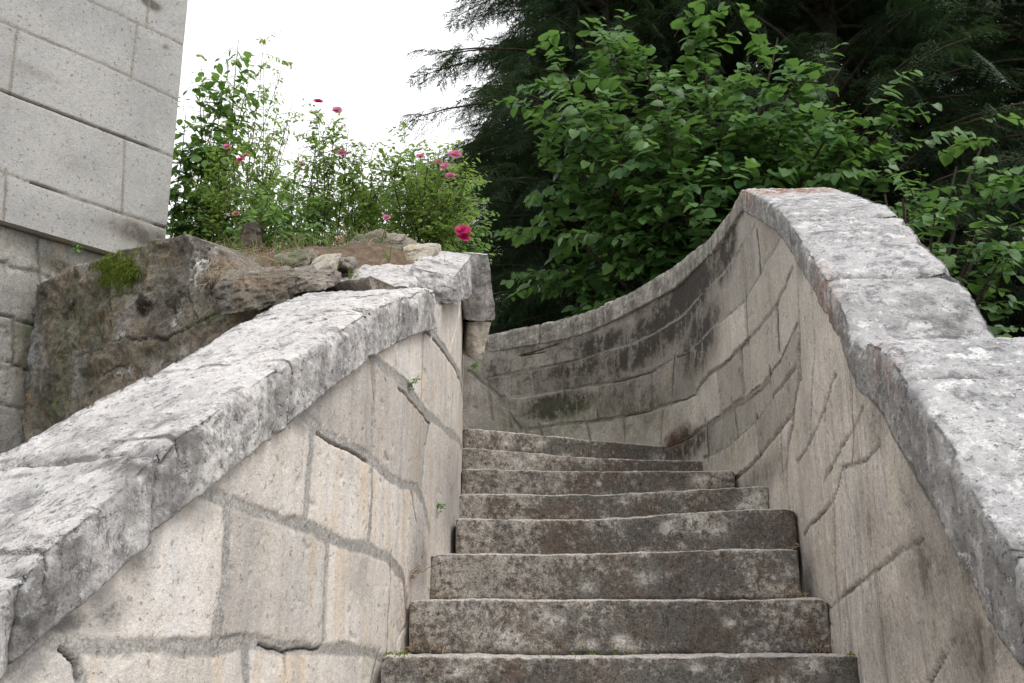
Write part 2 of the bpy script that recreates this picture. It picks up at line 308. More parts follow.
def relief(name, plan, s0, s1, ztop, zbot, mat, parent, joints=(), blobs=(), ds=.007, thick=.4, rough=.006, block=.006, base_recess=0., seed=0, cutm=.012, lump=0., wob=1., cdep=.006, ridge=0., cgap=.62, edge=.6, bst=None, vr=0., wash=None, topgap=0.):
    """masonry face modelled in relief: joints are [kind, width, points in (s,z)]"""
    ns = int((s1-s0)/ds)+2; S1 = np.linspace(s0, s1, ns); zt = np.interp(S1, plan.s, ztop); zb = np.interp(S1, plan.s, zbot) if np.ndim(zbot) else np.full(ns, zbot)
    nz = int((zt-zb).max()/ds)+2; v = np.linspace(0, 1, nz)[:, None]; Z = zb+(zt-zb)*v; S = np.broadcast_to(S1, Z.shape).copy()
    Q = np.stack([S, Z, np.zeros_like(S)+seed*3.7], -1)
    wS = S+wob*(.016*fbm(Q, 8, 3, seed+1)+.006*fbm(Q, 28, 3, seed+2, .6)); wZ = Z+wob*(.016*fbm(Q+50, 8, 3, seed+3)+.006*fbm(Q+9, 28, 3, seed+4, .6))
    joint = np.zeros_like(S); gap = np.zeros_like(S); dep = np.zeros_like(S)
    wn = 1+.45*fbm(Q, 7, 3, seed+5)
    for kind, wd, pts in joints:
        d = seg_dist(wS, wZ, np.asarray(pts, float), wd*2+.06, None)
        hw = wd/2*wn
        if kind == 'f':
            j = 1-sstep(hw*.5, hw+.004, d); joint = np.maximum(joint, j*.9*sstep(-.7, -.1, fbm(Q+3, 5, 2, seed))); gap = np.maximum(gap, .8*(1-sstep(0, hw*.6+.004, d))*sstep(-.3, .15, fbm(Q+13, 6, 2, seed))); dep = np.maximum(dep, .0*j)
        elif kind == 'm':
            j = 1-sstep(hw*.75, hw*1.1+.002, d); joint = np.maximum(joint, j); dep = np.maximum(dep, cutm*(1-sstep(hw*.85, hw+.003, d))); gap = np.maximum(gap, edge*np.exp(-((d-hw)/.0035)**2)*sstep(.05, .4, fbm(Q+31, 5, 3, seed+21)))
        elif kind == 'c':
            hw = np.maximum(hw, ds*.9); j = 1-sstep(hw*.6, hw+.004, d); joint = np.maximum(joint, j*.85); dep = np.maximum(dep, cdep*(1-sstep(hw*.4, hw+.005, d))); gap = np.maximum(gap, cgap*(1-sstep(hw*.3, hw*.9, d))*(.35+.65*sstep(-.25, .25, fbm(Q+3, 6, 2, seed))))
        else:
            j = 1-sstep(hw*.6, hw+.002, d); gap = np.maximum(gap, j*.9); dep = np.maximum(dep, .02*(1-sstep(hw*.5, hw+.004, d)))
    D_ = zt[None]-Z; gap = np.maximum(gap, topgap*(1-sstep(.006, .02, D_+.012*fbm(Q+71, 8, 3, seed+71)))*(.6+.4*sstep(-.3, .1, fbm(Q+17, 4, 2, seed))))
    # block tones by flood fill on a coarse grid
    k = max(1, int(.02/ds)); sub = (np.maximum(joint, gap)[::k, ::k] < .4); lab = np.zeros(sub.shape, int); nl = 0; H_, W_ = sub.shape
    for i in range(H_):
        for j in range(W_):
            if sub[i, j] and lab[i, j] == 0:
                nl += 1; st = [(i, j)]; lab[i, j] = nl
                while st:
                    a, b = st.pop()
                    for c, e in ((a+1, b), (a-1, b), (a, b+1), (a, b-1)):
                        if 0 <= c < H_ and 0 <= e < W_ and sub[c, e] and lab[c, e] == 0: lab[c, e] = nl; st.append((c, e))
    for _ in range(60):
        if (lab > 0).all() or nl == 0: break
        for dy, dx in ((1, 0), (-1, 0), (0, 1), (0, -1)):
            sh = np.roll(lab, (dy, dx), (0, 1))
            if dy == 1: sh[0] = 0
            if dy == -1: sh[-1] = 0
            if dx == 1: sh[:, 0] = 0
            if dx == -1: sh[:, -1] = 0
            lab = np.where(lab == 0, sh, lab)
    rt = np.random.default_rng(seed+11).uniform(-1, 1, nl+1); rt[0] = 0
    ii = np.minimum(np.arange(nz)//k, H_-1); jj = np.minimum(np.arange(ns)//k, W_-1); tone = rt[lab[np.ix_(ii, jj)]]
    tilt = np.random.default_rng(seed+12).uniform(-1, 1, nl+1)[lab[np.ix_(ii, jj)]]
    ex = {q: np.zeros_like(S) for q in ('stain', 'orange', 'white', 'green', 'wash')}
    if wash is not None: ex['wash'] = wash(S)*sstep(-.45, .35, fbm(np.stack([S*2.6, Z*1.7, S*0], -1), 1, 4, seed+61))
    bs = S+.03*fbm(Q+5, 8, 4, seed+8); bz = Z+.03*fbm(Q+8, 8, 4, seed+9)
    for kind, (cs, cz), rs, rz, amt in blobs:
        e = amt*np.exp(-(((bs-cs)/rs)**2+((bz-cz)/rz)**2)); ex[kind] = np.minimum(1.3, np.maximum(ex[kind], e))
    if bst is not None:
        rb = np.random.default_rng(seed+44).uniform(.25, 1, nl+1)[lab[np.ix_(ii, jj)]]; ex['stain'] = np.maximum(ex['stain'], bst(S, Z, zt[None]-Z)*(.25+1.0*rb)*(.8+.5*fbm(Q+21, 4, 4, seed+23)))
    disp = vr*fbm(np.stack([S*9, Z*.8, S*0+seed], -1), 1, 4, seed+51, .6)+rough*fbm(Q, 7, 3, seed+6, .5)*.9+block*tilt*(joint < .5)+rough*.45*fbm(Q*np.array([1, .3, 1]), 40, 4, seed+7, .65)+joint*rough*.4*fbm(Q+4, 38, 3, seed+27)-rough*.9*sstep(.36, .55, fbm(Q, 24, 4, seed+17, .6))*(joint < .5)+lump*fbm(Q+2, 2.2, 3, seed+15)-dep*(1+.35*fbm(Q, 30, 2, seed+10))-base_recess+ridge*(.5-2*np.abs(fbm(Q*np.array([1, 1.3, 1]), 3.2, 5, seed+33, .55)))
    disp = disp*1.0
    P = plan.pt(S); n = plan.nr(S); X = P+n*disp[..., None]; V = np.concatenate([X, Z[..., None]], -1)
    # close the body with a back
    bk = plan.pt(S1)-plan.nr(S1)*thick
    top = np.concatenate([bk, (zt)[:, None]], 1); bot = np.concatenate([bk, zb[:, None]], 1)
    V = np.concatenate([V, top[None], bot[None], V[:1]], 0); nr = nz+3
    F = gridfaces(nr, ns)
    if plan.side > 0: F = F[:, ::-1] if False else F
    else: F = F[:, ::-1]
    capA = [int(i*ns) for i in range(nr-1)]; capB = [int(i*ns+ns-1) for i in range(nr-1)]
    def pad(a): return np.concatenate([a, np.zeros((3, ns))], 0)
    at_ = {'joint': pad(joint), 'gap': pad(gap), 'tone': pad(tone)}; at_.update({q: pad(a) for q, a in ex.items()})
    return mesh(name, V.reshape(-1, 3), [F, capA[::-1], capB], mat, parent, at_)
def slab(name, plan, s0, s1, ztop, width, thick, mat, parent, ov=.02, ds=.008, rough=.006, chip=.02, seed=0, rad=.018, endj=.012, blobs=(), kind='coping', zoff=0.):
    """a long stone swept along a plan curve (coping stones and steps); width/thick may be functions of s"""
    ns = max(8, int((s1-s0)/ds)); S = np.linspace(s0, s1, ns)
    W = np.interp(S, plan.s, width) if np.ndim(width) else np.full(ns, width); TH = np.interp(S, plan.s, thick) if np.ndim(thick) else np.full(ns, thick)
    zt = np.interp(S, plan.s, ztop)+zoff; Wm, Tm = W.mean(), TH.mean()
    nw = max(6, int((Wm+ov)/ds)); nh = max(5, int(Tm/ds))
    # unit perimeter: start bottom front -> up the front -> across the top -> down the back -> under
    o = np.r_[np.zeros(nh), np.linspace(0, 1, nw, endpoint=False), np.ones(max(4, nh//3)), np.linspace(1, 0, max(4, nw//4), endpoint=False)]
    h = np.r_[np.linspace(0, 1, nh, endpoint=False), np.ones(nw), np.linspace(1, 0, max(4, nh//3), endpoint=False), np.zeros(max(4, nw//4))]
    nx = np.r_[-np.ones(nh), np.zeros(nw), np.ones(max(4, nh//3)), np.zeros(max(4, nw//4))]; nz_ = np.r_[np.zeros(nh), np.ones(nw), np.zeros(max(4, nh//3)), -np.ones(max(4, nw//4))]
    k = len(o); O = -ov+o[None]*(W[:, None]+ov); Hh = zt[:, None]-TH[:, None]*(1-h[None]); NX = np.broadcast_to(nx, O.shape).copy(); NZ = np.broadcast_to(nz_, O.shape).copy()
    # distance to the long front/top edges, rounded
    de = np.sqrt((O+ov)**2+(zt[:, None]-Hh)**2); ne = np.sqrt((O-W[:, None])**2+(zt[:, None]-Hh)**2)
    Sg = np.broadcast_to(S[:, None], O.shape); Q = np.stack([Sg*1., O, Hh], -1)+seed*2.31
    sE = np.minimum(Sg-s0, s1-Sg)
    dd = rough*1.6*fbm(Q, 7, 5, seed, .6)+rough*.9*fbm(Q, 40, 3, seed+3)
    cn = sstep(.0, .5, fbm(Q*np.array([1, .3, .3]), 9, 4, seed+5)); 
    rr = rad*(1+.6*fbm(Q*np.array([1, .2, .2]), 5, 3, seed+6))+chip*cn*1.2
    for e in (de, ne): dd = dd-np.where(e < rr*1.6, (rr*.5)*(1-e/(rr*1.6))**1.5, 0)
    dd = dd-np.where(sE < .03, .012*(1-sE/.03)**2, 0)
    O2 = O+NX*dd; H2 = Hh+NZ*dd
    rad_in = np.where((de < rr), 1, 0)
    O2 = O2+rr*.35*np.clip(1-de/(rr*1.5), 0, 1)*(NZ > 0); H2 = H2-rr*.35*np.clip(1-de/(rr*1.5), 0, 1)*(NX < 0)
    sj = endj*fbm(np.stack([O*6, Hh*6, O*0+seed], -1), 1, 3, seed+7)
    S2 = Sg+np.where(Sg-s0 < .04, sj, 0)+np.where(s1-Sg < .04, sj*.8, 0)
    P = plan.pt(S2); n = plan.nr(S2); XY = P-n*O2[..., None]
    V = np.concatenate([XY, H2[..., None]], -1); F = gridfaces(ns, k, True)
    if plan.side > 0: F = F[:, ::-1]
    cA = V[0].mean(0); cB = V[-1].mean(0); nv = ns*k; Vv = np.vstack([V.reshape(-1, 3), V[0]*.5+cA*.5, V[-1]*.5+cB*.5, cA[None], cB[None]])
    idx = np.arange(k); nx2 = (idx+1) % k
    fA = np.stack([idx, nv+idx, nv+nx2, nx2], 1); fB = np.stack([(ns-1)*k+idx, (ns-1)*k+nx2, nv+k+nx2, nv+k+idx], 1)
    tA = np.stack([nv+idx, np.full(k, nv+2*k), nv+nx2], 1); tB = np.stack([nv+k+idx, nv+k+nx2, np.full(k, nv+2*k+1)], 1)
    if plan.side > 0: fA, fB, tA, tB = fA[:, ::-1], fB[:, ::-1], tA[:, ::-1], tB[:, ::-1]
    ex = {q: np.zeros_like(O) for q in ('stain', 'orange', 'white', 'gap')}
    bs = Sg+.02*fbm(Q+5, 11, 4, seed+8); bo = O+.02*fbm(Q+8, 11, 4, seed+9); bh = (zt[:, None]-Hh)+.02*fbm(Q+18, 11, 4, seed+9)
    for kd, cs, co, ch, rs, ro, rh, amt in blobs:
        ex[kd] = np.maximum(ex[kd], amt*np.exp(-(((bs-cs)/rs)**2+((bo-co)/ro)**2+((bh-ch)/rh)**2)))
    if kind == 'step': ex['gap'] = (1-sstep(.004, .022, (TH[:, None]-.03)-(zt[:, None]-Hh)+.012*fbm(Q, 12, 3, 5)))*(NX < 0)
    at_ = {q: np.r_[a.ravel(), np.zeros(2*k+2)] for q, a in ex.items()}
    return mesh(name, Vv, [F, np.vstack([fA, fB]), np.vstack([tA, tB])], mat, parent, at_)
def hexa(name, c8, mat, parent=None, n=26, rough=.012, seed=0, rnd=.12, org=None, attrs=None, big=.0):
    """irregular stone from eight corners: bottom (a b c d counter-clockwise from front left), top likewise"""
    c8 = np.asarray(c8, float).reshape(2, 4, 3); t = np.linspace(0, 1, n); verts = []; faces = []; c = 0; bm = {}
    def tri(u, v, w):
        def bil(q, u, v): return q[0]*((1-u)*(1-v))[..., None]+q[1]*(u*(1-v))[..., None]+q[2]*(u*v)[..., None]+q[3]*((1-u)*v)[..., None]
        return bil(c8[0], u, v)*(1-w)[..., None]+bil(c8[1], u, v)*w[..., None]
    A, B = np.meshgrid(t, t, indexing='ij'); one = np.ones_like(A); zero = np.zeros_like(A)
    sides = [(A, B, one, 0), (A, B, zero, 1), (A, zero, B, 1), (A, one, B, 0), (zero, A, B, 0), (one, A, B, 1)]
    pts = []; ctr = c8.reshape(-1, 3).mean(0)
    for u, v, w_, fl in sides:
        # round: pull parametric cube towards a sphere
        q = np.stack([u, v, w_], -1)*2-1; r = np.linalg.norm(q, axis=-1)/np.maximum(np.abs(q).max(-1), 1e-6); q = q*(1-rnd+rnd/ r*1.12)[..., None]; q = (q+1)/2
        P = tri(q[..., 0], q[..., 1], q[..., 2]); f = gridfaces(n, n); f = f[:, ::-1] if fl else f
        faces.append(f+c); pts.append(P.reshape(-1, 3)); c += n*n
    P = np.vstack(pts); d = P-ctr; d /= np.linalg.norm(d, axis=1)[:, None]+1e-9
    P = P+d*(rough*1.5*fbm(P, 8, 5, seed, .6)+rough*fbm(P, 35, 3, seed+2)+big*(.35-2.2*np.abs(fbm(P, 2.6, 4, seed+4)))+big*.8*fbm(P, 4.5, 3, seed+6))[:, None]+(big*.5*np.stack([fbm(P+k*9, 5, 3, seed+8+k) for k in range(3)], 1) if big else 0)
    key = np.round(P/1e-5).astype(np.int64); _, inv_i, inv = np.unique(key, axis=0, return_index=True, return_inverse=True)
    F = inv.ravel()[np.vstack(faces)]; Vv = P[inv_i]
    at_ = {q: np.zeros(len(Vv)) for q in ('joint', 'gap', 'stain', 'orange', 'white', 'green')}; at_['tone'] = np.zeros(len(Vv))
    at_['stain'] += .55*sstep(.0, .5, fbm(Vv, 4, 3, seed+7))
    for q, fn in (attrs or {}).items(): at_[q] = fn(Vv)
    return mesh(name, Vv, F, mat, parent, at_, True, org)
# ================================================================== SETTING: terrain
GZ = -1.6
def terrain(name, x0, x1, y0, y1, n, fn, mat):
    xs = np.sign(np.linspace(-1, 1, n)); X, Y = np.meshgrid(np.linspace(x0, x1, n), np.linspace(y0, y1, n), indexing='ij'); Z = fn(X, Y)
    V = np.stack([X, Y, Z], -1).reshape(-1, 3); o = mesh(name, V, gridfaces(n, n)[:, ::-1] if False else gridfaces(n, n)[:, ::-1], mat); o['kind'] = 'structure'; return o
gx = np.array([-1500, -400, -120, -40, -15, -8, -4, -2, 0, 2, 4, 8, 15, 40, 120, 400, 1500.]); GX, GY = np.meshgrid(gx, gx+5, indexing='ij')
o = mesh('ground', np.stack([GX, GY, np.full_like(GX, GZ)], -1).reshape(-1, 3), gridfaces(17, 17)[:, ::-1], M_GRND); o['kind'] = 'structure'
# ================================================================== plan curves
PR = Plan([(.94, .2), (.97, 1.2), (1.0, 2.1), (1.04, 2.7), (1.08, 3.42), (1.12, 3.95), (1.16, 4.27), (1.215, 4.97), (1.235, 5.67), (1.19, 6.54), (1.06, 7.13), (.69, 7.95), (.31, 8.3), (-.125, 8.55), (-.8, 8.75), (-1.7, 8.8), (-2.6, 8.8)], -1)
PL = Plan([(-1.75, .5), (-1.35, 1.35), (-.99, 2.05), (-.76, 2.5), (-.65, 2.79), (-.5, 3.2), (-.42, 3.5), (-.355, 3.9), (-.31, 4.25), (-.262, 4.75), (-.26, 5.28), (-.272, 5.66), (-.29, 6.05), (-.38, 6.38), (-.62, 6.62), (-1.0, 6.78), (-1.8, 6.85)], 1)
def prof(plan, pts, ext0=None, ext1=None):
    a = plan.trace(pts); a = a[np.argsort(a[:, 0])]
    if ext0: a = np.vstack([[[q, z] for q, z in ext0], a])
    if ext1: a = np.vstack([a, [[q, z] for q, z in ext1]])
    z = np.interp(plan.s, a[:, 0], a[:, 1]); k = 9; return np.convolve(np.pad(z, k//2, mode='edge'), np.ones(k)/k, 'valid')
# ------------------------------------------------------------------ steps
HZ = .186; Z0 = -.055
NOSE = {0: [(388, 651), (840, 654)], 1: [(411, 598), (828, 600)], 2: [(430, 553), (500, 553.5), (600, 553), (680, 551), (750, 547.5), (815, 544)],
        3: [(456, 517.5), (540, 517.8), (615, 516.5), (675, 513.5), (740, 509.5), (795, 507)], 4: [(458, 493.6), (540, 493.6), (615, 493), (690, 489.5), (770, 485)],
        5: [(462, 468), (550, 469.6), (615, 470.6), (670, 471), (735, 469.5)], 6: [(463, 447), (520, 451), (590, 456.5), (640, 459), (704, 460)], 7: [(464, 427), (520, 432), (590, 439), (640, 443.5), (668, 446)]}
stair = thing('stone_staircase', 'worn stone staircase of dark lichen-stained steps winding up to the left between two parapet walls', 'staircase', (.3, 3.4, GZ))
lines = {}
for n_, px in NOSE.items():
    z = Z0+HZ*n_
    if n_ == 0: pl = np.array([(-.405, 3.42), (.3, 3.425), (1.075, 3.42)])
    elif n_ == 1: pl = np.array([(-.355, 3.78), (.3, 3.80), (1.10, 3.77)])
    else: pl = np.array([atz(x, y, z)[:2] for x, y in px])
    if n_ == 2: pl[:, 1] = np.clip(pl[:, 1], 3.98, 4.3)
    lines[n_] = pl
for k in range(1, 9):      # the flight goes on down to the viewer's feet, with the left wall flaring away
    y = 3.42-.315*k; q = np.interp(y, PL.P[:260, 1], PL.P[:260, 0]); r = np.interp(y, PR.P[:400, 1], PR.P[:400, 0]); lines[-k] = np.array([(q+.02, y), (.2, y), (r-.02, y)])
lines[8] = np.array([(-.45, 6.72), (-.42, 7.5), (-.4, 8.5)]); lines[9] = np.array([(-.68, 6.8), (-.76, 7.6), (-.8, 8.6)]); lines[10] = np.array([(-.95, 6.84), (-1.15, 7.7), (-1.25, 8.65)]); lines[11] = np.array([(-1.25, 6.88), (-1.55, 7.8), (-1.7, 8.7)])
for n_ in sorted(lines):
    z = Z0+HZ*n_
    if z < GZ+.02: continue
    p = lines[n_]; pl = Plan(p, 1, smooth=31 if len(p) > 3 else 0)
    L_ = pl.s[-1]; rg = np.random.default_rng(n_+50); wh = []
    if 0 <= n_ <= 7:
        for _ in range(5): q_ = rg.uniform(.012, .055); wh.append(('white', rg.uniform(.05, L_), 0, rg.uniform(.03, .16), q_*1.15, .04, q_*.8, rg.uniform(.7, 1.1)))
    for _ in range(8): wh.append(('stain', rg.uniform(L_*.3, L_), 0, rg.uniform(.03, .15), rg.uniform(.1, .3), .1, rg.uniform(.04, .1), rg.uniform(.5, 1)))
    zt = z+.007*fbm(np.stack([pl.s*2, pl.s*0+n_, pl.s*0], -1), 1, 3, 3)-.006*np.exp(-((pl.s-L_*.35)/.35)**2)
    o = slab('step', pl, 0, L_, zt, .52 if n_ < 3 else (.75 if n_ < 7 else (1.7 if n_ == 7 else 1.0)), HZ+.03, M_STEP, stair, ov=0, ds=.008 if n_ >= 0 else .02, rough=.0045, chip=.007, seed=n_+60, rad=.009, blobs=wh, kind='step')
# earth core under the winders: the upper landing of trodden soil the stairs arrive at
mesh('landing', np.array([(-1.3, 6.9, 2.14), (-1.3, 8.7, 2.14), (-6, 8.75, 2.2), (-6, 10, 2.2), (-9, 10, 2.2), (-9, 6.9, 2.2)]), [[0, 5, 4, 3, 2, 1]], M_SOIL)['kind'] = 'structure'
# ------------------------------------------------------------------ right parapet wall
topR = [(1022, 556), (998, 530), (976, 497), (950, 441), (934, 420), (909, 382), (884, 350), (857, 342), (843, 305), (828, 276), (810, 250), (797, 229), (784, 211), (766, 198), (744, 188.5), (734, 206), (712, 236), (690, 253), (665, 272), (640, 287), (599, 306), (565, 318), (524, 327), (495, 333.5)]
zR = prof(PR, topR, ext0=[(0.0, -1.25), (1.0, -.55)], ext1=[(PR.s[-1], 2.5)])
botR = [(1020, 680), (975, 592), (940, 520), (906, 453), (878, 405), (843, 342), (829, 312), (813, 279), (795, 252), (781, 231), (758, 216), (742, 211), (726, 238), (700, 264), (652, 301), (620, 317), (598, 328), (559, 340), (494, 351)]
bR = prof(PR, botR, ext0=[(0.0, -1.45), (1.0, -.75)], ext1=[(PR.s[-1], 2.34)])
thR = np.clip(zR-bR, .1, .24); thR = np.convolve(np.pad(thR, 20, mode='edge'), np.ones(41)/41, 'valid')
rw = thing('parapet_wall', 'tall curving parapet wall right of the steps, pale blocks turning dark towards its far end', 'wall', (1.3, 4, GZ))
def J(plan, kind, wd, px):
    a = plan.trace(px)
    if kind == 'c': a = np.vstack([a[0]+(a[0]-a[1])/np.linalg.norm(a[0]-a[1])*.02, a, a[-1]+(a[-1]-a[-2])/np.linalg.norm(a[-1]-a[-2])*.02])
    return [kind, wd*(.6 if kind == 'g' else 1), a]
JR = [('m', .018, [(757, 222), (745, 243), (733, 260), (716, 280), (700, 295)]),
      ('m', .022, [(782, 232), (768, 260), (746, 299), (713, 327), (690, 351), (678, 357), (652, 371), (620, 381), (590, 386), (533, 395), (500, 398)]),
      ('g', .012, [(690, 352), (676, 358)]), ('g', .012, [(657, 370), (612, 383)]),
      ('m', .022, [(792, 268), (775, 307), (749, 339), (729, 361), (711, 374), (697, 393), (672, 404), (649, 411), (625, 417), (600, 420), (563, 424), (530, 430)]),
      ('g', .01, [(697, 395), (672, 403)]), ('g', .01, [(652, 411), (626, 416)]),
      ('m', .022, [(798, 325), (787, 348), (773, 373), (758, 389), (735, 405), (716, 419), (698, 432), (670, 446)]), ('g', .014, [(700, 431), (668, 447)]),
      ('m', .022, [(798, 365), (786, 380), (762, 414), (745, 430), (728, 446), (705, 458)]),
      ('m', .02, [(796, 410), (780, 432), (765, 450), (750, 468), (735, 480)]),
      ('m', .018, [(650, 335), (633, 343), (602, 352), (563, 364), (520, 372), (490, 378)]), ('m', .018, [(706, 288), (680, 316), (650, 335)]),
      ('g', .012, [(559, 344), (520, 356), (545, 352)]),
      ('c', .02, [(604, 327), (603, 350)]), ('c', .02, [(565, 364), (563, 392)]), ('m', .02, [(598, 387), (598, 420)]), ('g', .008, [(653, 374), (651, 411)]), ('c', .02, [(674, 359), (672, 403)]),
      ('c', .02, [(660, 333), (661, 368)]), ('g', .007, [(625, 418), (625, 446)]), ('g', .008, [(664, 412), (661, 446)]), ('c', .02, [(707, 425), (709, 458)]), ('c', .02, [(630, 344), (629, 379)]),
      ('m', .03, [(508, 375), (508, 400), (510, 430)]), ('m', .03, [(530, 372), (534, 395)]), ('m', .03, [(487, 380), (492, 420)]), ('c', .02, [(540, 427), (545, 445)]), ('c', .02, [(585, 420), (590, 440)]), ('m', .03, [(470, 372), (500, 398), (520, 430)]),
      ('c', .02, [(700, 295), (697, 330)]), ('c', .02, [(694, 352), (698, 390)]),
      ('c', .012, [(746, 300), (748, 338)]), ('c', .012, [(758, 236), (760, 268)]), ('c', .012, [(776, 310), (778, 344)]), ('c', .012, [(741, 352), (744, 386)]), ('c', .012, [(743, 390), (741, 376)]), ('c', .012, [(771, 375), (773, 400)]), ('c', .012, [(733, 405), (737, 436)]), ('c', .012, [(718, 375), (722, 412)]), ('c', .012, [(757, 420), (760, 452)]), ('c', .012, [(783, 433), (784, 476)]),
      ('m', .05, [(797, 252), (799, 296), (801, 338), (801, 376), (796, 410), (791, 435), (787, 470), (790, 500), (793, 540)]), ('g', .016, [(801, 350), (802, 376), (797, 402), (792, 430)]), ('g', .016, [(795, 500), (797, 540)]), ('g', .008, [(799, 296), (801, 340)]),
      ('f', .014, [(838, 375), (824, 420), (808, 449), (798, 462)]), ('f', .016, [(881, 447), (869, 461), (845, 468), (834, 503), (822, 515), (806, 535)]), ('f', .016, [(928, 540), (901, 554), (862, 582), (842, 600), (820, 618)]), ('f', .014, [(868, 405), (850, 440), (826, 480)]),
      ('f', .01, [(813, 290), (815, 360), (812, 445)]), ('g', .006, [(828, 400), (828, 422)]), ('f', .01, [(852, 365), (856, 420), (855, 464)]), ('g', .006, [(869, 461), (872, 510), (874, 548)]), ('f', .01, [(836, 505), (838, 560), (840, 600)]), ('f', .01, [(882, 575), (886, 630), (890, 683)]), ('f', .012, [(958, 640), (930, 683)]), ('f', .01, [(846, 600), (850, 683)]), ('g', .006, [(882, 440), (884, 455)])]
for j in JR:       # upright joints on this raking face are read at their true width along the wall
    (xa, ya), (xb, yb) = j[2][0], j[2][-1]
    if abs(xa-xb) < .35*abs(ya-yb) and j[1] < .03:
        pxs = abs(PR.hit((xa+xb)/2+4, (ya+yb)/2)[0]-PR.hit((xa+xb)/2-4, (ya+yb)/2)[0])/8
        jj = list(j); jj[1] = min(.06, max(j[1], (2.2 if j[0] == 'c' else 1.6)*pxs)); JR[JR.index(j)] = tuple(jj)
JR = [J(PR, *j) for j in JR]
# courses on, below and behind what the photo shows
def bl(plan, kind, x, y, rx, ry, amt):
    q, z = plan.hit(x, y); Y = np.interp(q, plan.s, plan.P[:, 1]); q2 = abs(plan.hit(x+rx, y)[0]-q); return (kind, (q, z), max(q2, rx*Y/1100), ry*Y/1100, amt)
BR = [bl(PR, *b) for b in [('stain', 690, 290, 34, 40, 1.25), ('stain', 665, 325, 40, 30, 1.2), ('stain', 640, 350, 50, 25, 1.0), ('stain', 700, 340, 25, 50, .9), ('stain', 725, 255, 14, 30, 1.1), ('stain', 600, 345, 40, 18, .9), ('stain', 560, 405, 45, 18, 1.1), ('stain', 575, 370, 50, 20, .8),
      ('stain', 640, 400, 60, 30, .6), ('stain', 690, 445, 25, 20, .9), ('stain', 500, 370, 30, 25, .7), ('stain', 880, 420, 18, 60, .5), ('stain', 930, 560, 40, 90, .55), ('stain', 980, 650, 60, 60, .6), ('stain', 860, 380, 12, 60, .3), ('stain', 900, 640, 60, 80, .4), ('stain', 560, 380, 110, 60, .45), ('stain', 640, 390, 70, 70, .5), ('stain', 835, 600, 40, 90, .22), ('stain', 835, 420, 30, 110, .2), ('stain', 880, 520, 40, 90, .3), ('stain', 770, 330, 30, 60, .12), ('stain', 745, 440, 40, 40, .3), ('stain', 815, 330, 14, 80, .25), ('stain', 800, 250, 8, 50, .5), ('stain', 760, 480, 40, 25, .5), ('stain', 680, 440, 15, 14, 1.2),
      ('green', 560, 420, 60, 25, .5), ('green', 640, 420, 50, 25, .3), ('orange', 676, 440, 12, 10, .5), ('orange', 826, 275, 4, 30, .5), ('green', 730, 450, 40, 25, .35)]]
zmR = zR-thR+.012
relief('masonry', PR, .4, PR.s[-1]-.3, zmR, zmR-1.65, M_RIGHT, rw, JR, BR, ds=.0075, thick=.4, rough=.007, block=.011, seed=1, cutm=.003, lump=.01, wob=.38, cdep=.003, cgap=.85, edge=.95, vr=.006, topgap=.75,
       wash=lambda S: .15+.85*(1-sstep(PR.hit(850, 450)[0], PR.hit(800, 450)[0], S)),
       bst=lambda S, Z, D: .4*sstep(PR.hit(735, 300)[0], PR.hit(665, 300)[0], S)*(.75+.4*np.exp(-D/.35))+.42*(1-sstep(PR.hit(960, 500)[0], PR.hit(860, 500)[0], S))+.2)
sJ = [PR.hit(*p)[0] for p in [(1015, 545), (909, 382), (868, 345), (828, 276), (790, 213), (744, 190), (712, 236), (665, 272), (604, 304), (540, 324)]]
edges = [.4, 1.25]+sJ+[PR.s[-1]-1.9, PR.s[-1]-1.1, PR.s[-1]-.3]
for i, (a, b) in enumerate(zip(edges[:-1], edges[1:])):
    near = b <= sJ[2]+.01; bb = []
    if i == 6: bb = [('orange', b-.2, .15, 0, .16, .3, .1, 1.2), ('orange', b-.5, .06, 0, .1, .06, .1, .5)]
    if i == 5: bb = [('orange', a+.05, 0, .08, .1, .03, .12, .7)]
    if i == 4: bb = [('orange', b-.05, 0, .08, .1, .03, .12, .5), ('stain', (a+b)/2, .3, 0, .2, .12, .1, .8)]
    if i == 3: bb = [('orange', a+.1, 0, .06, .04, .03, .05, .6), ('orange', b-.1, 0, .06, .05, .03, .06, .5)]
    if i <= 4: bb.append(('stain', (a+b)/2, 0, .16, .6, .03, .14, .5))
    if i >= 7: bb += [('stain', q_, 0, .1, .12, .1, .08, .8) for q_ in (a+.1, (a+b)/2, b-.1)]
    wd = .8 if near else .43
    slab('coping_stone', PR, a+.004, b-.004, zR, wd, thR+.005, M_COPR if b <= PR.hit(742, 190)[0]+.05 else M_COPB, rw, ov=.015, seed=20+i, ds=.009, rough=.009 if near else .006, chip=.026 if i < 6 else .01, blobs=bb, zoff=(.018 if near and i >= 2 else (.003 if i % 2 else 0)))
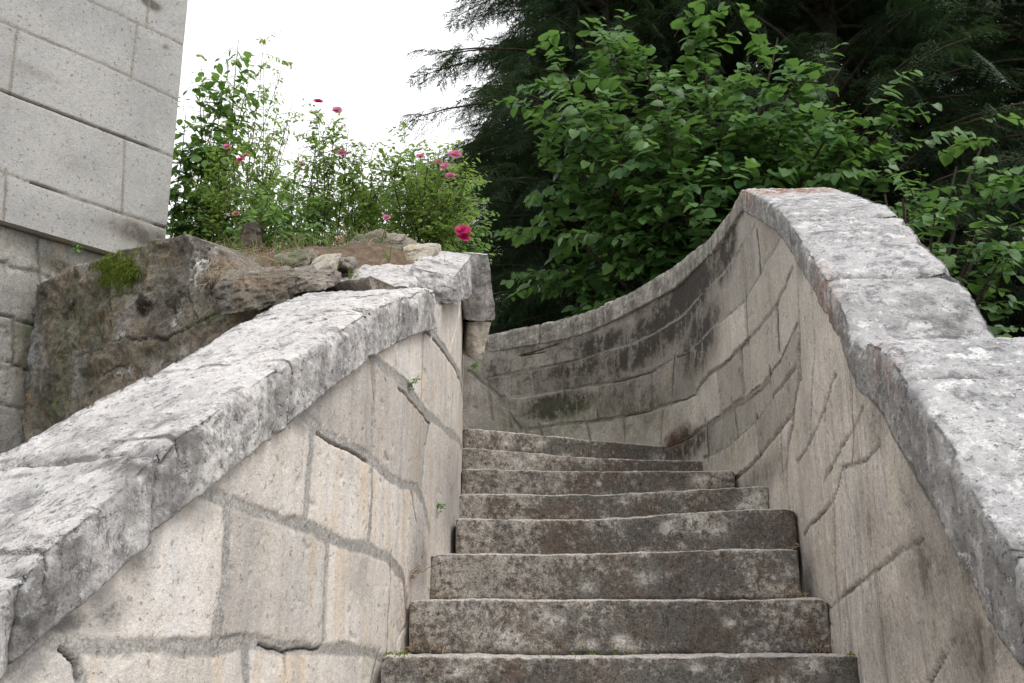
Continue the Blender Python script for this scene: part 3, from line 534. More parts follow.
# ------------------------------------------------------------------ left parapet wall
topL = [(8, 578), (25, 557), (46, 541), (83, 512), (120, 479), (153, 450), (174, 433), (186, 427), (228, 396), (272, 366), (319, 336), (362, 308), (397, 295), (418, 287), (433, 289)]
zL = prof(PL, topL, ext0=[(0., -1.15), (.5, -.75)], ext1=[(PL.hit(450, 285)[0], 1.5), (PL.s[-1]*.68, 1.75), (PL.s[-1]*.8, 2.25), (PL.s[-1], 2.4)])
botL = [(25, 644), (75, 599), (124, 557), (199, 487), (249, 450), (295, 411), (330, 381), (372, 352), (400, 336), (428, 329)]
bL = prof(PL, botL, ext0=[(0., -1.35), (.5, -.95)], ext1=[(PL.hit(450, 310)[0], 1.36), (PL.s[-1]*.68, 1.6), (PL.s[-1]*.8, 2.1), (PL.s[-1], 2.25)])
thL = np.clip(zL-bL, .1, .2); thL = np.convolve(np.pad(thL, 15, mode='edge'), np.ones(31)/31, 'valid')
lw = thing('parapet_wall', 'low parapet wall left of the steps, cream blocks with thick grey mortar under a broken pale coping', 'wall', (-.9, 3.5, GZ))
JL = [('m', .034, [(368, 350), (385, 367), (408, 388), (426, 413), (449, 432), (463, 452)]),
      ('m', .034, [(420, 322), (434, 336), (446, 350), (455, 365), (461, 380), (464, 412)]), ('g', .01, [(424, 329), (440, 347), (452, 364), (460, 382)]), ('g', .008, [(398, 388), (420, 412), (430, 424)]),
      ('m', .036, [(294, 408), (320, 428), (345, 446), (370, 459), (391, 479), (416, 489), (424, 502), (430, 530)]), ('g', .007, [(318, 432), (345, 450), (368, 462)]),
      ('m', .036, [(198, 488), (222, 500), (262, 513), (304, 527), (345, 543), (386, 556), (403, 575), (407, 600)]),
      ('m', .036, [(28, 642), (75, 645), (124, 648), (191, 646), (246, 643), (283, 649), (333, 649), (374, 653), (386, 660)]), ('g', .006, [(258, 646), (285, 652), (320, 648)]), ('g', .006, [(60, 650), (75, 662), (78, 683)]),
      ('g', .008, [(461, 298), (456, 325), (450, 352)]), ('c', .016, [(470, 292), (466, 330), (464, 380)]),
      ('m', .018, [(424, 325), (423, 360), (421, 400)]), ('c', .014, [(455, 368), (453, 400), (451, 430)]),
      ('m', .024, [(373, 356), (375, 385), (373, 420), (370, 458)]), ('g', .007, [(370, 352), (374, 400)]), ('m', .02, [(430, 416), (426, 440), (421, 487)]),
      ('m', .03, [(312, 424), (313, 450), (308, 490), (304, 525)]), ('m', .018, [(372, 460), (372, 490), (368, 547)]), ('g', .008, [(412, 494), (417, 522), (417, 560)]),
      ('m', .034, [(228, 504), (227, 540), (223, 590), (216, 640)]), ('m', .02, [(329, 540), (326, 580), (322, 648)]), ('c', .016, [(391, 558), (389, 600), (387, 650)]), ('g', .01, [(403, 575), (405, 600), (408, 622), (398, 640)]),
      ('m', .03, [(70, 648), (76, 664), (82, 683)]), ('m', .03, [(245, 646), (246, 664), (248, 683)]), ('g', .008, [(287, 652), (286, 683)]), ('c', .014, [(378, 655), (372, 683)]), ('m', .03, [(40, 640), (20, 665), (0, 683)])]
JL = [J(PL, *j) for j in JL]
BL = [bl(PL, *b) for b in [('stain', 110, 610, 25, 25, .8), ('stain', 140, 560, 20, 40, .55), ('stain', 200, 510, 30, 20, .5), ('stain', 60, 625, 40, 14, .9), ('stain', 300, 425, 30, 14, .5), ('stain', 20, 660, 25, 30, 1.0), ('stain', 360, 575, 20, 50, .35), ('stain', 420, 560, 10, 60, .6), ('orange', 405, 600, 6, 40, .4), ('orange', 462, 420, 3, 50, .6), ('stain', 455, 500, 6, 80, .5), ('green', 400, 650, 8, 30, .5)]]
zmL = zL-thL+.012
zH = prof(PL, [(431, 303), (440, 301), (452, 301), (462, 296), (470, 288)], ext1=[(PL.s[-1]*.8, 2.12), (PL.s[-1], 2.27)]); kH = sstep(PL.hit(433, 300)[0]-.005, PL.hit(433, 300)[0]+.01, PL.s); zmL = zmL*(1-kH)+np.maximum(zH, zmL)*kH
relief('masonry', PL, .3, PL.s[-1]-.1, zmL, zmL-1.5, M_LEFT, lw, JL, BL, ds=.0048, thick=.4, rough=.006, block=.003, seed=2, cutm=.002, wob=.6, cdep=.004, edge=.55, topgap=1., bst=lambda S, Z, D: .7*np.exp(-D/.13)*sstep(-.1, .3, fbm(np.stack([S*5, S*0, S*0], -1), 1, 3, 91))+.3*sstep(.1, .4, fbm(np.stack([S*2.5, Z*1., S*0], -1), 1, 4, 93)))
qL = [PL.hit(*p)[0] for p in [(12, 574), (153, 450), (272, 366), (364, 307), (397, 295), (431, 289)]]
wL = .43+.3*(1-sstep(qL[0]-.1, qL[2], PL.s))
eL = [.3, 1.0]+qL
for i, (a, b) in enumerate(zip(eL[:-1], eL[1:])):
    bb = [('stain', a+.1, .2, 0, .2, .15, .2, .5)] if i in (2, 3) else []
    if i == 2: bb.append(('stain', a, 0, .1, .12, .1, .12, 1.2)); bb.append(('stain', b-.03, .03, .03, .08, .12, .1, 1.1))
    if i == 3: bb.append(('stain', a+.05, .0, .05, .07, .12, .1, 1.1))
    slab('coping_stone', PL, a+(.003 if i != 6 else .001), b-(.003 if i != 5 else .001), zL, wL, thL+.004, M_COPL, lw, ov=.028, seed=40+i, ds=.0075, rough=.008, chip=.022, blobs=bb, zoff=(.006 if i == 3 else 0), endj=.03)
zX = np.interp(qL[-1], PL.s, zL)+.005+.62*(PL.s-qL[-1])
slab('coping_stone', PL, qL[-1]-.005, qL[-1]+.42, zX, .47, .16, M_COPL, lw, ov=-.1, seed=77, ds=.0075, rough=.012, chip=.03, endj=.06)
# ------------------------------------------------------------------ displaced stones at the head of the left wall
def H8(f, b): return [at(*p) for p in f[:2]]+[at(*p) for p in b[:2][::-1]]+[at(*p) for p in f[2:][::-1]]+[at(*p) for p in b[2:]]
# f = front bottom-left, bottom-right, top-right, top-left; b = back likewise
def stone8(fbl, fbr, ftr, ftl, bbl, bbr, btr, btl): return [at(*fbl), at(*fbr), at(*bbr), at(*bbl), at(*ftl), at(*ftr), at(*btr), at(*btl)]
hexa('coping_block', stone8((421, 301, 4.3), (458, 305, 4.32), (455, 277, 4.34), (408, 266, 4.3), (412, 275, 4.95), (474, 293, 4.9), (473, 254, 4.9), (424, 247, 4.95)), M_COPL, None, n=44, rough=.014, seed=5, rnd=.18, org=tuple(at(440, 290, 4.5)))
tag(bpy.data.objects['coping_block'], 'loose pale coping block lying askew on the head of the left parapet wall', 'stone')
hexa('coping_block', stone8((467, 321, 5.22), (497, 322, 5.3), (489, 252, 5.0), (452, 250, 4.96), (440, 316, 5.9), (488, 318, 5.9), (482, 258, 5.7), (440, 262, 5.7)), M_COPL, None, n=44, rough=.012, seed=9, rnd=.2, org=tuple(at(480, 300, 5.3)))
tag(bpy.data.objects['coping_block.001'], 'rounded yellowish coping stone jutting out over the steps at the end of the left wall', 'stone')
hexa('coping_block', stone8((466, 352, 5.3), (481, 366, 5.32), (492.5, 321, 5.28), (468, 321, 5.26), (450, 350, 5.8), (475, 356, 5.8), (484, 318, 5.85), (450, 318, 5.85)), M_CHUNK, None, n=30, rough=.012, seed=13, rnd=.18, org=tuple(at(480, 340, 5.4)))
tag(bpy.data.objects['coping_block.002'], 'tapering lower stone wedged under the jutting coping stone of the left wall', 'stone')
# ------------------------------------------------------------------ building corner
BC = np.array([-2.155, 6.2]); AZ = math.radians(39.8); BD = np.array([math.sin(AZ), math.cos(AZ)])
PB = Plan([tuple(BC-BD*5), tuple(BC)], 1, smooth=0, spline=False)
bd = thing('stone_building', 'corner of a pale grey ashlar stone building with wide flat joints', 'building', (BC[0]-1, BC[1]-.5, GZ))
JB = [('c', .012, [(60, -14), (90, 1), (185, 45)]), ('c', .012, [(-40, 3), (0, 21), (100, 63), (181, 100)]), ('g', .006, [(0, 90), (60, 113), (125, 138), (176, 157)]), ('c', .012, [(-40, 74), (0, 90), (176, 157)]), ('c', .012, [(-40, 158), (0, 171), (80, 200), (168, 228)]), ('g', .006, [(30, 182), (90, 203), (140, 219), (166, 228)]),
      ('c', .012, [(137, 24), (131, 78)]), ('c', .01, [(17, 31), (10, 92)]), ('c', .006, [(125, 139), (122, 212)]), ('c', .012, [(6, 173), (4, 221)]), ('c', .01, [(60, -14), (66, -60)]), ('c', .01, [(150, -20), (146, 26)])]
JB = [J(PB, *j) for j in JB]
for zc in np.arange(4.6, 8, .36): JB.append(['c', .012, [(0, zc), (6, zc)]])
zb_ = prof(PB, [(-30, 211), (0, 221), (60, 240), (108, 254), (165, 272)]); zled = float(np.median(zb_))
BB = [bl(PB, *b) for b in [('stain', 140, 235, 50, 14, .8), ('stain', 150, 2, 12, 8, 1.1), ('stain', 165, 48, 4, 5, .6), ('stain', 75, 165, 20, 18, .25), ('stain', 30, 70, 40, 10, .3)]]
relief('ashlar_wall', PB, .3, PB.s[-1], np.full(len(PB.s), 7.5), zled, M_BLD, bd, JB, BB, ds=.01, thick=.5, rough=.003, block=.002, seed=3, wob=.25, cdep=.002, cgap=.4)
JB2 = [J(PB, *j) for j in [('m', .02, [(0, 258), (20, 264), (48, 272), (70, 280)]), ('g', .014, [(0, 310), (24, 318), (50, 326)]), ('c', .02, [(44, 240), (46, 275)]), ('g', .01, [(0, 356), (30, 366), (50, 375)]), ('c', .02, [(20, 318), (18, 362)]), ('m', .02, [(0, 400), (50, 412)]), ('c', .02, [(30, 370), (34, 412)])]]
BB2 = [bl(PB, *b) for b in [('stain', 40, 350, 22, 40, .8), ('stain', 45, 400, 20, 40, 1.0), ('stain', 60, 262, 20, 10, 1.0), ('green', 42, 320, 16, 50, .7)]]
relief('rough_plinth', PB, .3, PB.s[-1]-.02, np.full(len(PB.s), zled-.004), GZ-.1, M_BLD2, bd, JB2, BB2, ds=.012, thick=.4, rough=.014, block=.012, base_recess=.07, seed=4)
# the return face of the building and its roof slab, out of the photo's sight
PB2 = Plan([tuple(BC+BD*-.01+np.array([-BD[1], BD[0]])*.35), tuple(BC+np.array([-BD[1], BD[0]])*5)], -1 if False else 1, smooth=0, spline=False)
relief('return_wall', PB2, 0, PB2.s[-1]-.02, np.full(len(PB2.s), 7.49), GZ-.1, M_BLD, bd, [['c', .012, [(0, z), (5, z)]] for z in np.arange(2, 7.4, .36)], (), ds=.03, thick=.4, rough=.004, block=.003, seed=6)
# ------------------------------------------------------------------ retaining wall between building and steps
def bpt(x):      # point of the building face seen at pixel column x
    q, z = PB.hit(x, 300); return PB.pt(q)
p0 = bpt(46); PT = Plan([tuple(p0+np.array([-.15, .06])), tuple(p0), (-1.95, 4.98), (-1.5, 4.64), (-1.12, 4.32), (-.8, 4.08), (-.52, 3.9)], 1, smooth=15)
rt = thing('retaining_wall', 'dark rugged retaining wall with moss and white lichen between the building and the left coping', 'wall', (-1.9, 5.1, GZ))
zT = prof(PT, [(48, 283), (60, 276), (85, 266), (110, 256), (150, 243), (185, 234), (205, 240), (225, 256), (250, 272), (280, 283), (310, 292)])
JT = [J(PT, *j) for j in [('m', .02, [(50, 296), (66, 330), (52, 370)]), ('g', .012, [(120, 342), (150, 340), (165, 342), (185, 333), (202, 322)]), ('g', .012, [(202, 322), (222, 312), (260, 306), (292, 298)]), ('g', .014, [(205, 250), (190, 290), (200, 320)]), ('c', .02, [(205, 272), (228, 264), (250, 272)]), ('c', .025, [(110, 300), (113, 340)]), ('c', .02, [(50, 360), (90, 350), (120, 342)]), ('g', .01, [(90, 395), (105, 372), (125, 362)]), ('c', .02, [(100, 262), (112, 300), (160, 285), (186, 290)])]]
BT = [bl(PT, *b) for b in [('stain', 145, 305, 10, 18, 1.2), ('stain', 70, 310, 14, 30, .8), ('stain', 180, 300, 20, 40, .8), ('stain', 215, 290, 25, 25, .7), ('white', 203, 262, 5, 10, 1.0), ('white', 196, 275, 4, 14, 1.0), ('white', 182, 318, 4, 10, .9), ('white', 122, 341, 5, 4, .9), ('white', 117, 372, 4, 4, .9), ('white', 128, 372, 3, 5, .8), ('orange', 206, 261, 3, 3, 1.2), ('green', 120, 275, 30, 25, 1.0), ('green', 70, 330, 30, 60, .6), ('green', 60, 400, 20, 30, .6), ('green', 215, 318, 20, 8, .9)]]
relief('rubble_face', PT, 0, PT.s[-1]-.02, zT, -.6, M_RET, rt, JT, BT, ds=.0085, thick=.35, rough=.014, block=.03, seed=8, lump=.02, wob=1.8, ridge=.06)
# moss cushions on it
def blades(mb, P, Nn, n, length, width, spread, seed, bend=.3, tone=(0, 1)):
    r = np.random.default_rng(seed); P = np.asarray(P)[r.integers(0, len(P), n)]; D = np.asarray(Nn)+r.normal(0, spread, (n, 3)); D /= np.linalg.norm(D, axis=1)[:, None]
    Ln = length*r.uniform(.5, 1.2, n); sd = np.cross(D, r.normal(0, 1, (n, 3))); sd /= np.linalg.norm(sd, axis=1)[:, None]
    tip = P+D*Ln[:, None]+np.array([0, 0, -1])*(bend*Ln)[:, None]; mid = P+D*(Ln*.55)[:, None]
    w_ = width*r.uniform(.6, 1.2, n)[:, None]; V = np.stack([P-sd*w_/2, P+sd*w_/2, mid+sd*w_*.4, mid-sd*w_*.4, tip], 1).reshape(-1, 3); b = np.arange(n)[:, None]*5
    mb.add(V, b+np.array([[0, 1, 2, 3]]), b+np.array([[3, 2, 4]]), np.repeat(r.uniform(*tone, n), 5))
mb = MB(); r_ = np.random.default_rng(3); pts = []
for _ in range(900):
    x, y = 118+r_.normal(0, 9), 273+r_.normal(0, 7.5)
    if fbm(np.array([[x*.08, y*.08, 1.]]), 1, 3, 4)[0] < -.25: continue
    q, z = PT.hit(x, y); z = min(z, np.interp(q, PT.s, zT)-.005); p = PT.pt(q); n_ = PT.nr(q); pts.append((p[0]+n_[0]*.012, p[1]+n_[1]*.012, z))
blades(mb, pts, np.array([.4, -.7, .2]), 5200, .032, .005, .55, 5, .7); mb.build('moss', M_MOSS, rt)
# ================================================================== garden terrace
tx = [p for p in PT.P[::20]]; 
def gz(X, Y): return 1.93+.1*fbm(np.stack([X, Y, X*0], -1), 1.1, 4, 2)+.03*fbm(np.stack([X, Y, X*0], -1), 7, 3, 3)-.5*np.clip((-(Y-4.9)-.35*(X+1.5)), 0, 1.2)
front = [(PT.P[i]-PT.n[i]*.2) for i in range(15, len(PT.P)-5, 12)]; 
cols = 60; rowsn = 46; fr = np.array(front); l = np.linspace(0, len(fr)-1, cols); fx = np.interp(l, np.arange(len(fr)), fr[:, 0]); fy = np.interp(l, np.arange(len(fr)), fr[:, 1])
bx_ = np.linspace(-4.6, -.62, cols); by_ = np.linspace(6.9, 6.45, cols); tt = np.linspace(0, 1, rowsn)[:, None]
X = fx*(1-tt)+bx_*tt; Y = fy*(1-tt)+by_*tt
sd = np.array([PL.P[i]-PL.n[i]*(.4-.3*sstep(4.3, 4.6, PL.P[i, 1])) for i in range(0, len(PL.P))]); kk = int(np.argmax(sd[:, 1] > 6.2)); ry = Y[:, -1]; rx = np.interp(ry, sd[:kk, 1], sd[:kk, 0]); ux = np.linspace(0, 1, cols)[None]**3; X = X+(rx-X[:, -1])[:, None]*ux
zf = np.interp(np.linspace(0, 1, cols), np.linspace(0, 1, len(fr)), [zT[i] for i in range(15, len(PT.P)-5, 12)]); Zg = np.minimum(gz(X, Y), 9); k_ = np.exp(-(tt*rowsn/7.)**1.3); Zg = Zg*(1-k_)+(zf[None]-.03)*k_; zc_ = np.interp(ry, sd[:kk, 1], zL[:kk]); zc_ = np.maximum(zc_, .352*ry); dR = np.abs(X-rx[:, None]); k2 = np.exp(-(dR/.22)**2); Zg = Zg*(1-k2)+np.minimum(Zg, (zc_-.02)[:, None]+.5*dR)*k2
mesh('garden_soil', np.stack([X, Y, Zg], -1).reshape(-1, 3), gridfaces(rowsn, cols), M_SOIL)['kind'] = 'structure'
GPT = np.stack([X, Y, Zg], -1)
def gh(x, y):
    d = (X-x)**2+(Y-y)**2; i = np.unravel_index(np.argmin(d), d.shape); return Zg[i]
# the slope outside the right wall, where the trees stand
def hz_(X, Y):
    d = np.clip((X-1.6), -30, 60); base = -1.2+2.9*sstep(0, 9, Y)+.07*np.clip(Y-9, 0, 40)
    return base+.12*fbm(np.stack([X, Y, X*0], -1), .5, 4, 9)
hx = np.r_[np.linspace(1.62, 6, 30), np.linspace(6.5, 60, 26)]; hy = np.r_[np.linspace(-8, 9, 40), np.linspace(9.3, 16, 30), np.linspace(17, 60, 24)]
HX, HY = np.meshgrid(hx, hy, indexing='ij'); shift = np.where(HY > 5.5, -np.clip((HY-7.4)*2.2, 0, 2.4)*0, 0); HZz = hz_(HX, HY); HZz[-1] = -3; HZz[:, 0] = -3; HZz[:, -1] = -3
mesh('hillside', np.stack([HX, HY, HZz], -1).reshape(-1, 3), gridfaces(len(hx), len(hy))[:, ::-1], M_HILL)['kind'] = 'structure'
hx2 = np.linspace(-14, 1.62, 40); hy2 = np.r_[np.linspace(9.25, 14, 24), np.linspace(15, 60, 24)]; HX, HY = np.meshgrid(hx2, hy2, indexing='ij'); HZz = hz_(HX, HY); HZz[0] = -3; HZz[:, -1] = -3
mesh('hillside', np.stack([HX, HY, HZz], -1).reshape(-1, 3), gridfaces(len(hx2), len(hy2))[:, ::-1], M_HILL)['kind'] = 'structure'
# ------------------------------------------------------------------ rocks along the terrace edge
def rock(label, fr, bk, seed, mat=M_ROCK, rough=.02, rnd=.35, **k):
    c = stone8(*fr, *bk); o = hexa('garden_rock', c, mat, None, n=44, rough=rough, seed=seed, rnd=rnd, big=k.pop('big', .05), org=tuple(np.mean(c, 0)), **k); return tag(o, label, 'rock')
gfn = lambda a: (lambda V: a*sstep(-.1, .4, fbm(V, 6, 3, 3)))
rock('broad flat rock with dry grass on it beside the left coping', [(216, 318, 3.95), (296, 305, 3.85), (296, 278, 3.9), (214, 282, 4.0)], [(215, 300, 4.5), (306, 285, 4.4), (288, 264, 4.5), (226, 264, 4.6)], 21, M_RET, rough=.02, rnd=.2, big=.03)
rock('dark mossy slab of stone sticking out of the bank above the broad flat rock', [(268, 272, 4.45), (305, 266, 4.4), (305, 252, 4.42), (268, 258, 4.45)], [(268, 262, 4.9), (318, 258, 4.9), (318, 248, 4.9), (272, 251, 4.9)], 22, rough=.015, attrs={'green': gfn(1.)})
rock('thin tilted grey stone beside the dark mossy slab', [(310, 272, 4.2), (336, 272, 4.2), (338, 256, 4.22), (326, 260, 4.2)], [(308, 262, 4.6), (345, 262, 4.6), (342, 254, 4.6), (322, 256, 4.6)], 23, M_CHUNK, .01)
rock('small dark stone half buried behind the coping', [(338, 272, 4.2), (352, 270, 4.2), (352, 262, 4.2), (338, 262, 4.2)], [(338, 264, 4.5), (356, 264, 4.5), (354, 257, 4.5), (338, 258, 4.5)], 24)
rock('brown rock under the thin tilted stone', [(290, 296, 3.9), (336, 288, 3.85), (332, 274, 3.9), (292, 276, 3.95)], [(292, 280, 4.4), (340, 276, 4.4), (336, 266, 4.4), (294, 268, 4.4)], 25, rough=.025)
rock('large rounded rock in front of the roses next to the coping head', [(346, 262, 4.75), (415, 262, 4.7), (406, 240, 4.75), (354, 242, 4.8)], [(346, 256, 5.3), (420, 254, 5.3), (398, 233, 5.2), (362, 234, 5.2)], 26, rough=.02, rnd=.6, attrs={'green': gfn(.5)})
rock('pale flat stone lying behind the loose coping block', [(402, 262, 4.6), (432, 262, 4.6), (436, 247, 4.7), (400, 252, 4.7)], [(404, 256, 5.1), (440, 254, 5.1), (440, 246, 5.1), (414, 246, 5.1)], 27, M_CHUNK, .012)
# ------------------------------------------------------------------ dry litter and grass
mb = MB(); r_ = np.random.default_rng(12); P = []
for i in range(1400):
    u, v = r_.integers(0, 26), r_.integers(0, cols); p = GPT[u, v]+r_.normal(0, .03, 3)*np.array([1, 1, 0]); P.append(p+np.array([0, 0, .012]))
blades(mb, P, np.array([0, 0, .08]), 3400, .15, .0028, .5, 3, .25)
P2 = []
for _ in range(400):
    x, y = r_.uniform(205, 300), r_.uniform(262, 284); p = at(x, y, 4.2+r_.uniform(-.25, .1)); P2.append(p)
blades(mb, P2, np.array([.1, -.3, -.25]), 260, .1, .0025, .5, 4, .3)
tag(mb.build('dry_litter', M_STRAW), 'dry brown straw and needle litter along the terrace edge', 'litter', kind='stuff')
mb = MB(); P = [GPT[r_.integers(3, 40), r_.integers(0, cols)]+r_.normal(0, .04, 3)*np.array([1, 1, 0]) for _ in range(500)]
blades(mb, P, np.array([0, 0, 1.]), 2600, .13, .005, .4, 8, .2)
tag(mb.build('grass', M_GRASS), 'thin green grass growing on the garden terrace', 'grass', kind='stuff')
# ================================================================== foliage
def leaf_tpl(kind):
    if kind == 'heart': u = [0, .1, .35, .62, .85, 1.]; w_ = [.0, .36, .47, .37, .17, 0]; back = -.1
    elif kind == 'oval': u = [0, .25, .55, .8, 1.]; w_ = [0, .22, .27, .17, 0]; back = 0
    V = []; 
    n = len(u)
    for i in range(n): V.append((u[i], 0, -.16*u[i]**2))
    for sgn in (1, -1):
        for i in range(1, n-1): V.append((u[i]+(back if i == 1 else 0), sgn*w_[i], .11*w_[i]*2-.2*u[i]**2))
    q = []; t = []; m = n-2
    for k, sgn in enumerate((1, -1)):
        o = n+k*m
        f = [(0, 1, o)]+[(i, i+1, o+i, o+i-1) for i in range(1, n-2)]+[(n-2, n-1, o+m-1)]
        for a in f:
            a = a if sgn > 0 else a[::-1]
            (t if len(a) == 3 else q).append(a)
    return np.array(V), np.array(q), np.array(t)
TPL = {k: leaf_tpl(k) for k in ('heart', 'oval')}
def put_leaves(mb, kind, P, ax, nr, size, tone):
    V, q, t = TPL[kind]; P = np.asarray(P); ax = np.asarray(ax); nr = np.asarray(nr); size = np.asarray(size)
    ax = ax/np.linalg.norm(ax, axis=1)[:, None]; nr = nr-ax*(nr*ax).sum(1)[:, None]; nr /= np.linalg.norm(nr, axis=1)[:, None]+1e-9; sd = np.cross(nr, ax)
    W = P[:, None]+size[:, None, None]*(V[None, :, :1]*ax[:, None]+V[None, :, 1:2]*sd[:, None]+V[None, :, 2:]*nr[:, None]); n = len(P); b = np.arange(n)*len(V)
    mb.add(W.reshape(-1, 3), (b[:, None, None]+q[None]).reshape(-1, q.shape[1]) if len(q) else None, (b[:, None, None]+t[None]).reshape(-1, 3), np.repeat(tone, len(V)))
def spray(mbw, mbl, p, d, length, nl, size, kind, r, droop=.35, upn=1.0, tw=.004, tone0=0.):
    d = np.asarray(d, float); d /= np.linalg.norm(d); t = np.linspace(0, 1, 7)[:, None]
    side = np.cross(d, (0, 0, 1.)); side /= np.linalg.norm(side)+1e-9
    pts = p+d*t*length+np.array([0, 0, -1.])*droop*length*t**2+side*r.normal(0, .07)*length*t**2
    mbw.tube(pts, np.linspace(tw, tw*.35, 7), 4)
    tl = np.linspace(.12, 1, nl)+r.normal(0, .02, nl); P = np.stack([np.interp(tl, t[:, 0], pts[:, k]) for k in range(3)], 1)
    dd = d+np.array([0, 0, -1.])*droop*2*tl[:, None]; dd /= np.linalg.norm(dd, axis=1)[:, None]
    sg = np.where(np.arange(nl) % 2 == 0, 1, -1)[:, None]; ax = dd*.55+side*sg*.85*(1-.6*(tl[:, None] > .95))+np.array([0, 0, -.35])+r.normal(0, .22, (nl, 3))
    nr = np.array([0, 0, upn])+np.array([0, -.55, 0])+r.normal(0, .33, (nl, 3))
    sz = size*r.uniform(.5, 1.2, nl)*(1-.35*tl**4)
    pet = P+ax*.25*sz[:, None]*.5
    put_leaves(mbl, kind, pet, ax, nr, sz, np.clip(r.uniform(0, .75)+r.normal(0, .15, nl)+.25*tl+tone0, 0, 1))
def broad_tree(name, label, cat, base, limbs, mats, nl=13, size=.13, kind='heart', seed=0, perlimb=40, length=.55, group=None, trunk_r=.07, droop=.35, spread=.55):
    """limbs: list of 3D end points; sprays leave the outer part of each limb"""
    r = np.random.default_rng(seed); root = thing(name, label, cat, tuple(base), group); mw = MB(); ml = MB(); base = np.asarray(base, float)
    top = base+np.array([0, 0, .0])
    for e in limbs:
        e = np.asarray(e, float); v = e-base; h = np.linalg.norm(v); t = np.linspace(0, 1, 12)[:, None]
        c1 = base+np.array([v[0]*.12, v[1]*.12, v[2]*.55]); P = base*(1-t)**2+2*c1*t*(1-t)+e*t**2+np.cumsum(r.normal(0, .012, (12, 3)), 0)*h*.3*t
        mw.tube(P, trunk_r*(1-t[:, 0])**1.2*.8+.008, 7)
        for k in range(perlimb):
            q = r.uniform(.35, 1)**.8; p = np.array([np.interp(q, t[:, 0], P[:, j]) for j in range(3)])+r.normal(0, .14, 3)*(.6+h*.12)
            d = v/h*.5+r.normal(0, spread, 3)+np.array([0, -.25, .12]); spray(mw, ml, p, d, length*r.uniform(.6, 1.25), int(nl*r.uniform(.7, 1.2)), size, kind, r, droop)
    mw.build('branches', M_BARK, root); ml.build('crown', mats, root); return root
A3 = lambda x, y, Y: at(x, y, Y)
# the broad-leaved tree overhanging the wall
limbs = [A3(*p) for p in [(565, 60, 8.7), (600, 30, 9.0), (650, 50, 8.4), (700, 40, 8.6), (745, 60, 8.6), (560, 130, 8.9), (610, 120, 8.5), (660, 130, 8.2), (720, 120, 8.3), (790, 120, 8.3), (840, 110, 8.0), (870, 130, 8.2),
        (545, 215, 9.3), (600, 200, 8.9), (650, 215, 8.7), (700, 190, 8.2), (690, 90, 9.2), (560, 270, 9.8), (540, 160, 9.4), (760, 150, 8.6), (850, 70, 8.6), (895, 110, 8.4), (800, 60, 8.8), (770, 30, 9.0), (915, 150, 8.2)]]
broad_tree('broadleaf_tree', 'broad-leaved tree with large heart-shaped green leaves overhanging the wall peak', 'tree', (1.9, 9.6, 1.6), limbs, M_LIND, nl=13, size=.135, seed=31, perlimb=26, length=.62, spread=.42)
limbs = [A3(*p) for p in [(950, 165, 7.2), (985, 150, 7.4), (900, 205, 6.8), (935, 215, 6.6), (990, 215, 7.0), (1015, 190, 7.2), (1000, 260, 6.8), (960, 250, 6.9), (905, 180, 7.4), (1040, 220, 7), (880, 195, 7.4)]]
broad_tree('broadleaf_sapling', 'sparse young broad-leaved sapling leaning behind the right coping', 'tree', (3.0, 7.6, 1.2), limbs, M_LIND, nl=11, size=.105, seed=32, perlimb=8, length=.5, trunk_r=.03)
